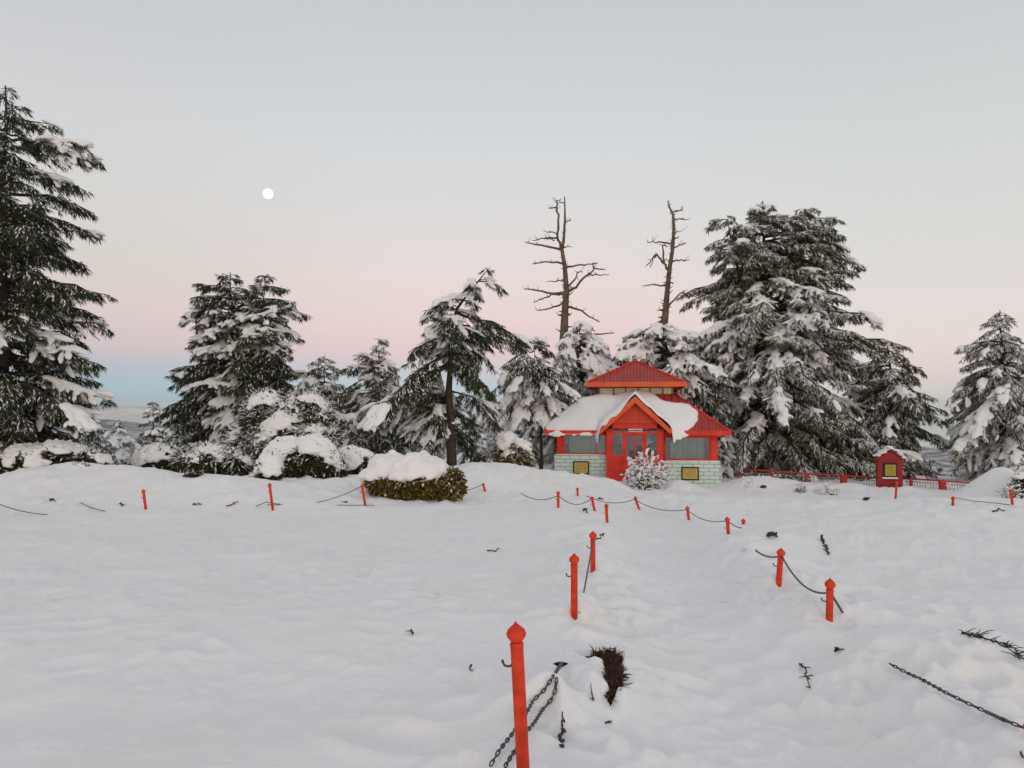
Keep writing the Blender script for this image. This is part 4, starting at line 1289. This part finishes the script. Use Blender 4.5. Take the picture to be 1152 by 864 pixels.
o = snow_from_blobs('roof_snow', C, np.tile([0, 1., 0], (30, 1)), np.tile([.24, .13, .055], (30, 1)), rng_, .03, None, .6, material='roof_snow'); o.location = booth.location; o.rotation_euler = booth.rotation_euler; o.scale = booth.scale
tag(o, 'thin snow lying on the little gabled booth roof', 'snow')
C = np.array([(x, -.43, .56) for x in np.linspace(-.26, .22, 6)]); o = snow_from_blobs('ledge_snow', C, np.tile([1., 0, 0], (6, 1)), np.tile([.09, .06, .05], (6, 1)), rng_, .02, None, .6, material='roof_snow'); o.location = booth.location; o.rotation_euler = booth.rotation_euler; o.scale = booth.scale
tag(o, 'strip of snow on the booth window ledge', 'snow')

# ------------------------------------------------------------------ red railings


def railing(label, pts, D0, D1, posts, thick=(), bars=True, seed=1):
    """pts: top rail px,py points; posts: px"""
    xs = [p[0] for p in pts]; ys = [p[1] for p in pts]
    Df = lambda x: D0 + (D1 - D0) * (x - xs[0]) / (xs[-1] - xs[0])
    W3 = [at(x, y, Df(x)) for x, y in pts]
    root = empty('railing', W3[0]); off = np.array(W3[0]); tag(root, label, 'railing')
    q = MB(); q.tube([p - off for p in W3], .035, 8); q.build('top_rail', M['rail_paint'], root, True)
    q = MB(); q.tube([p - off - np.array([0, 0, .75]) for p in W3], .022, 6); q.build('bottom_rail', M['rail_paint'], root, True)
    for x in posts:
        y = np.interp(x, xs, ys); p = at(x, y, Df(x)) - off; r = .11 if x in thick else .05
        q = MB(); q.box(p[0] - r, p[0] + r, p[1] - r, p[1] + r, p[2] - 1.1, p[2] + .04); q.build('post', M['rail_paint'], root, False, .01)
    if bars:
        q = MB(); rr = random.Random(seed); x = xs[0] + 2
        while x < xs[-1]:
            p = at(x, np.interp(x, xs, ys), Df(x)) - off
            q.tube([p - np.array([0, 0, .1]), p - np.array([rr.uniform(-.01, .01), 0, .85])], .013, 5)
            x += 3.0
        p0 = W3[0] - off - np.array([0, 0, .12]); q.tube([p - off - np.array([0, 0, .12]) for p in W3], .016, 5)
        q.build('bars', M['steel'], root, True)
        rng = np.random.RandomState(seed); nn = int((xs[-1] - xs[0]) * 1.3)
        C = []; 
        for _ in range(nn):
            x = rng.uniform(xs[0], xs[-1]); C.append(at(x, np.interp(x, xs, ys), Df(x)) - off - np.array([0, 0, rng.uniform(.12, .8)]))
        C = np.array(C); V, F = blobs_mesh(C, np.tile([1., 0, .2], (nn, 1)), np.tile([.05, .03, .035], (nn, 1)) * rng.uniform(.5, 1.3, (nn, 1)), rng)
        link('snow_load', mesh_np('snow_load', V, F), M['tree_snow'], root)
    return root


railing('red railing with snowy bars between pavilion and dark red booth', [(832, 528), (868, 530), (907, 533), (949, 535), (985, 537.5)], 34, 32.5, [833, 868, 907, 949], (949,), seed=1)
railing('short red railing right of the dark red booth', [(1018, 538), (1060, 541), (1105, 544)], 32, 30, [1025, 1060, 1103], (1060,), seed=2)
railing('low red rail half buried behind the golden hedge', [(500, 528), (530, 527.5), (570, 527)], 27.5, 28.5, [505, 560], (), bars=False, seed=3)

# ------------------------------------------------------------------ chain posts
PL = 1.25


def make_post():
    root = empty('chain_post', (0, 0, 0))
    q = MB(); q.lathe([(.029, -PL), (.029, -.112), (.031, -.108), (.031, -.095), (.027, -.092)], 12); q.build('shaft', M['post_paint'], root, True)
    q = MB(); q.lathe([(.018, -.092), (.03, -.082), (.042, -.066), (.044, -.052), (.038, -.036), (.022, -.022), (.01, -.012), (.002, .0)], 14); q.build('finial', M['post_paint'], root, True)
    q = MB(); q.tube([(-.027, 0, -.19), (-.04, 0, -.195), (-.058, 0, -.19), (-.066, 0, -.175), (-.066, 0, -.165)], .006, 6); q.build('hook', M['chain'], root, True)
    return root


POST = make_post()
used = [False]
GRP = 'red chain posts in the snow'


def put_post(label, top, base):
    """top, base in photo pixels; stands where the base pixel meets the snow"""
    b = hit(*base); D = b[1]
    t = at(top[0], top[1], D)
    if not used[0]:
        root = POST; used[0] = True
    else:
        root = POST.copy(); COL.objects.link(root)
        for ch in POST.children:
            c = ch.copy(); COL.objects.link(c); c.parent = root
    d = Vector(t - b); L = d.length
    root.location = t
    root.rotation_euler = Vector((0, 0, 1)).rotation_difference(d).to_euler()
    rz = random.Random(int(top[0])).uniform(-.5, .5)
    root.rotation_euler.rotate_axis('Z', 0 if top[0] == 580 else rz)
    tag(root, label, 'post', GRP)
    return t


TOP = {}
for key, label, top, base in (
        ('a', 'nearest and largest red post, with a bare hook, cut by the bottom edge', (580, 699), (590.5, 905)),
        ('b', 'red post with round finial behind the brown soil hole, second nearest in the row', (646, 622), (646, 693)),
        ('c', 'red post with a knotted chain end, third nearest in the row', (667, 597), (667, 642)),
        ('d', 'small red post just beyond the knotted-chain post', (682, 566), (683, 588)),
        ('e', 'tilted red post beside a dark twig in the middle of the picture', (665.5, 558), (669, 575)),
        ('f', 'thin upright red post below the low twiggy shrub', (628, 552), (628, 571)),
        ('g', 'stubby bent red post inside the low twiggy shrub', (649.5, 548), (650, 558)),
        ('h', 'tilted red post at the left foot of the frosted round shrub', (714, 558), (719, 573)),
        ('i', 'slightly tilted red post right of the frosted round shrub', (773, 569), (775, 585)),
        ('j', 'last tall red post of the far chain, before the buried stub', (818, 581), (819.5, 601)),
        ('k', 'red post stub almost buried where the far chain ends', (836, 583), (836.5, 590)),
        ('l', 'leaning red post carrying two chains, right of the trodden path', (879, 616), (876, 658)),
        ('m', 'round-topped red post right of the path, chain dropping beside it', (934, 650), (933, 697)),
        ('n', 'leaning red post alone in the snow at far left', (161, 550), (164, 573)),
        ('o', 'tilted red post in front of the big dark two-capped bush', (303, 543), (307, 574)),
        ('p', 'tilted red post just left of the golden hedge', (407, 544), (411, 569)),
        ('q', 'tilted red post against the golden hedge', (489, 544), (494, 560)),
        ('r', 'short leaning red post right of the golden hedge', (543, 543), (546, 553)),
        ('s', 'thin red post in front of the dark red booth', (1009, 541), (1007.5, 561)),
        ('t', 'little red post right of the booth, alone on open snow', (1072, 558), (1072, 568.5)),
        ('u', 'red post beside the snow mound at far right', (1137, 550), (1139, 568))):
    TOP[key] = put_post(label, top, base)
# the post that only peeks in at the right edge
TOP['v'] = put_post('red post top just peeking in at the right edge', (1162, 806), (1165, 864))

# ------------------------------------------------------------------ chains


def sag(a, b, drop, n=24):
    a = np.array(a, float); b = np.array(b, float); s = np.linspace(0, 1, n)[:, None]
    p = a * (1 - s) + b * s; p[:, 2] -= (4 * drop * s * (1 - s))[:, 0]
    return p


def chain(label, P, r=.009, links=0):
    P = np.asarray(P, float); off = P[0].copy(); q = MB()
    if links:
        seg = np.r_[0, np.cumsum(np.linalg.norm(np.diff(P, axis=0), axis=1))]
        n = int(seg[-1] / (links * .72)); s = np.linspace(0, seg[-1], n)
        c = np.stack([np.interp(s, seg, P[:, k]) for k in range(3)], 1)
        for i in range(n - 1):
            d = Vector(c[min(i + 1, n - 1)] - c[i]).normalized(); u = d.cross(Vector((0, 0, 1))).normalized(); w = d.cross(u)
            if i % 2: u, w = (u + w).normalized(), (w - u).normalized()
            else: u, w = (u - w).normalized(), (u + w).normalized()
            loop = [Vector(c[i] - off) + d * (links * .5 * math.cos(t)) + u * (links * .2 * math.sin(t)) for t in np.linspace(0, 2 * math.pi, 11)]
            q.tube(loop, links * .105, 6, False)
    else:
        q.tube([p - off for p in P], r, 5)
    o = q.build('chain', M['chain'] if links else M['chain_far'], None, True); o.location = off
    tag(o, label, 'chain', 'chains between the red posts')
    return o


def onsnow(pix, lift=.02):
    return np.array([hit(*p) + np.array([0, 0, lift]) for p in pix])


below = lambda k, d=.12: TOP[k] - np.array([0, 0, d])
hp = hit(632, 752); lo = at(548, 872, 3.35)
chain('upper steel chain strand running from the snow hole past the nearest post', onsnow([(632, 752), (622, 768), (611, 784), (600, 800), (588, 818), (575, 836), (562, 854), (550, 872)], .03), links=.04)
chain('lower steel chain strand beside the snow hole, behind the nearest post', onsnow([(626, 774), (624, 786), (618, 798), (610, 810), (601, 821), (592, 832), (582, 848), (573, 862), (567, 874)], .03), links=.04)
chain('thick steel chain hanging across the bottom right corner', onsnow([(1003, 754), (1020, 763), (1040, 774), (1062, 786), (1085, 797), (1108, 808), (1130, 818), (1152, 827), (1170, 834)], .035), links=.042)
chain('taut chain from the knotted post down to the snow behind the second nearest post', sag(below('c', .1), hit(652, 690), .03), .008)
chain('twisted dark chain end beside the knotted post', np.vstack([[below('c', .12)], [at(672, 605.5, 8.8), at(676, 606, 8.8), at(675, 602, 8.8), at(680, 600, 8.85), at(678, 603, 8.8)]]), .011)
chain('sagging chain left of the thin upright post', sag(at(586, 555, 17), below('f', .1), .12), .009)
chain('sagging chain between the thin upright post and the tilted middle post', sag(below('f', .1), below('e', .06), .16), .009)
chain('long low chain from the middle to the post by the frosted shrub', sag(at(660, 558, 17), below('h', .08), .12), .009)
chain('sagging chain right of the frosted round shrub', sag(below('h', .08), below('i', .08), .12), .009)
chain('sagging chain before the last tall far post', sag(below('i', .08), below('j', .07), .1), .008)
chain('short chain ending at the buried post stub', sag(below('j', .06), at(835, 594, 12.6), .03), .008)
chain('short chain left of the leaning path post', sag(at(850, 619, 8.2), below('l', .08), .04), .009)
chain('sagging chain between the two posts right of the path', sag(below('l', .08), below('m', .12), .12), .009)
chain('chain dropping into the snow right of the round-topped post', sag(below('m', .12), hit(948, 690), .0), .01)
chain('thin chain at the far left edge', np.vstack([sag(at(-6, 565, 16), hit(53, 579), .05)]), .009)
chain('short thin chain half sunk left of the lone leaning post', onsnow([(90, 567), (103, 573), (118, 577)], .03), .009)
chain('upper chain rising to the post left of the golden hedge', np.vstack([onsnow([(288, 573), (300, 568)], .06), sag(hit(303, 570) + np.array([0, 0, .08]), below('p', .06), .18)]), .009)
chain('lower chain along the snow between two left posts', sag(hit(300, 571) + np.array([0, 0, .06]), hit(421, 571) + np.array([0, 0, .05]), -.0), .008)
chain('chain right of the golden hedge to the short leaning post', sag(at(505, 553, 18.8), below('r', .05), .06), .009)
chain('thin chain trailing on the snow at far right', onsnow([(1074, 562), (1095, 566), (1120, 569), (1136, 571)], .05), .009)

# ------------------------------------------------------------------ soil hole, twigs and small dark bits


def soil():
    c = SOIL.mean(0); z = float(G0(c[0], c[1])[0])
    root = empty('soil_patch', (c[0], c[1], z)); tag(root, 'bare brown soil with dead grass in a ragged hole in the snow', 'soil')
    rng = np.random.RandomState(5)
    g = .02; xs = np.arange(SOIL[:, 0].min() - .04, SOIL[:, 0].max() + .04, g); ys = np.arange(SOIL[:, 1].min() - .04, SOIL[:, 1].max() + .04, g)
    X, Y = np.meshgrid(xs, ys); x = X.ravel(); y = Y.ravel(); s = poly_sd(x, y, SOIL)
    Z = G0(x, y) - .045 + .04 * n2(x, y, 14, 1.1) - .2 * sst(-.03, -.06, s) * (s < -.03) - .1 * (s < -.02)
    nx = len(xs); i = (np.arange(len(ys) - 1)[:, None] * nx + np.arange(nx - 1)).ravel(); F = np.stack([i, i + 1, i + nx + 1, i + nx], 1)
    link('bare_earth', mesh_np('bare_earth', np.stack([x - c[0], y - c[1], Z - z], 1), F), M['soil'], root)
    k = np.where(s > .004)[0]; k = rng.choice(k, 3200); P = np.stack([x[k], y[k], G0(x[k], y[k]) - .035 + .03 * rng.rand(len(k))], 1) + rng.randn(len(k), 3) * .012
    Dv = rng.randn(len(k), 3) * .8; Dv[:, 2] = np.abs(Dv[:, 2]) * .7 + .15; Dv[:, 1] -= .2
    V, F = sprig_quads(P, Dv, rng.uniform(.03, .085, len(k)), np.full(len(k), .009), rng)
    link('dead_grass', mesh_np('dead_grass', V - np.array([c[0], c[1], z]), F, False), M['dry_grass'], root)


soil()


def twig(label, pix, r=.012, seed=0, branch=3, name='twig', m='twig', lift=.015, tuft=0):
    rr = random.Random(seed); P = onsnow(pix, lift); off = P[0].copy(); q = MB()
    n = len(P); s = np.linspace(0, n - 1, n * 4); w = np.stack([np.interp(s, range(n), P[:, k]) for k in range(3)], 1)
    w += np.random.RandomState(seed).randn(*w.shape) * r * .8
    sc = P[0][1] / 6
    q.tube(w - off, list(np.linspace(r, r * .4, len(w))), 5)
    for _ in range(branch):
        p = w[rr.randrange(1, len(w))]; d = np.array([rr.uniform(-1, 1), rr.uniform(-.5, .5), rr.uniform(.0, .5)]); l = rr.uniform(.04, .13) * min(1.2, sc) * (1 if tuft else .6)
        q.tube([p - off, p + d * l * .6 - off, p + d * l + np.array([rr.uniform(-.02, .02), 0, -.01]) - off], [r * .5, r * .4, r * .2], 4)
    o = q.build(name, M[m], None, True); o.location = off
    tag(o, label, 'twig', 'twigs and debris lying on the snow')


twig('dark jagged stick standing in the snow below the brown soil hole', [(630, 842), (631, 832), (634, 826), (634, 808)], .011, 1, 4)
twig('little vertical twig just left of the brown soil hole', [(667, 790), (666, 783), (665, 776)], .005, 2, 2)
twig('small dark crust fragment below the brown soil hole', [(682, 816), (688, 815)], .006, 3, 2)
twig('dark twig pile straggling along the snow at the right edge', [(1082, 713), (1092, 717), (1102, 720), (1116, 724), (1126, 727), (1138, 731), (1144, 736), (1146, 742), (1153, 749)], .008, 4, 60, tuft=1)
twig('dark curled stick right of the trodden path', [(924, 607), (928, 611), (930, 618), (931, 626)], .022, 5, 5)
twig('small dark clump left of the curled stick', [(865, 604), (869, 603), (872, 604)], .03, 6, 5)
twig('dark broken twig in a dent below the round-topped post', [(898, 751), (904, 753), (909, 763), (911, 778)], .008, 7, 5)
twig('tiny dark fragment between the two right foreground chains', [(940, 735), (944, 734)], .01, 8, 4)
twig('dark twig lying in the snow behind the third nearest post', [(657, 573), (661, 578)], .025, 9, 4)
twig('dark twig beside the tilted middle post', [(672, 561), (679, 563)], .025, 10, 4)
twig('dark bit of debris left of the second post', [(218, 568), (227, 569)], .02, 11, 5)
twig('dark scattered twigs left of the chain beside the second post', [(255, 570), (268, 565)], .018, 12, 3)
twig('dark twig below the small twiggy bush at far left', [(56, 563), (62, 564)], .02, 13, 4)
twig('dark twig left of the lone leaning post', [(135, 567), (138, 570)], .02, 14, 3)
twig('dark bit of debris on the chain left of the hedge', [(386, 565), (391, 566)], .02, 15, 4)
twig('faint twig lying left of the third nearest post', [(548, 620), (558, 621), (562, 619)], .01, 16, 3)
twig('dark fleck on the snow at the middle left, left of the nearest post', [(529, 752), (531, 757)], .008, 17, 1)
twig('small dark fleck on open snow, upper of the two left of the second post', [(462, 712), (464, 716)], .008, 18, 1)
twig('dark stones in the snow in front of the small tangled shrub', [(972, 562), (977, 563)], .05, 19, 2)
twig('curved thin twig on the snow at far right', [(1117, 577), (1124, 574), (1130, 576)], .018, 20, 1)
twig('dark clod at the right foot of the pavilion', [(857, 549), (861, 549)], .06, 21, 2)
# hole where the near chains vanish
q = MB(); q.lathe([(.001, -.02), (.03, .0), (.045, .014), (.03, .022), (.002, .024)], 12); o = q.build('snow_hole', M['soil'], None, True); o.location = hit(631, 751); o.scale = (1.15, .8, .8)
tag(o, 'small dark hole in the snow where the near chains vanish', 'hole')
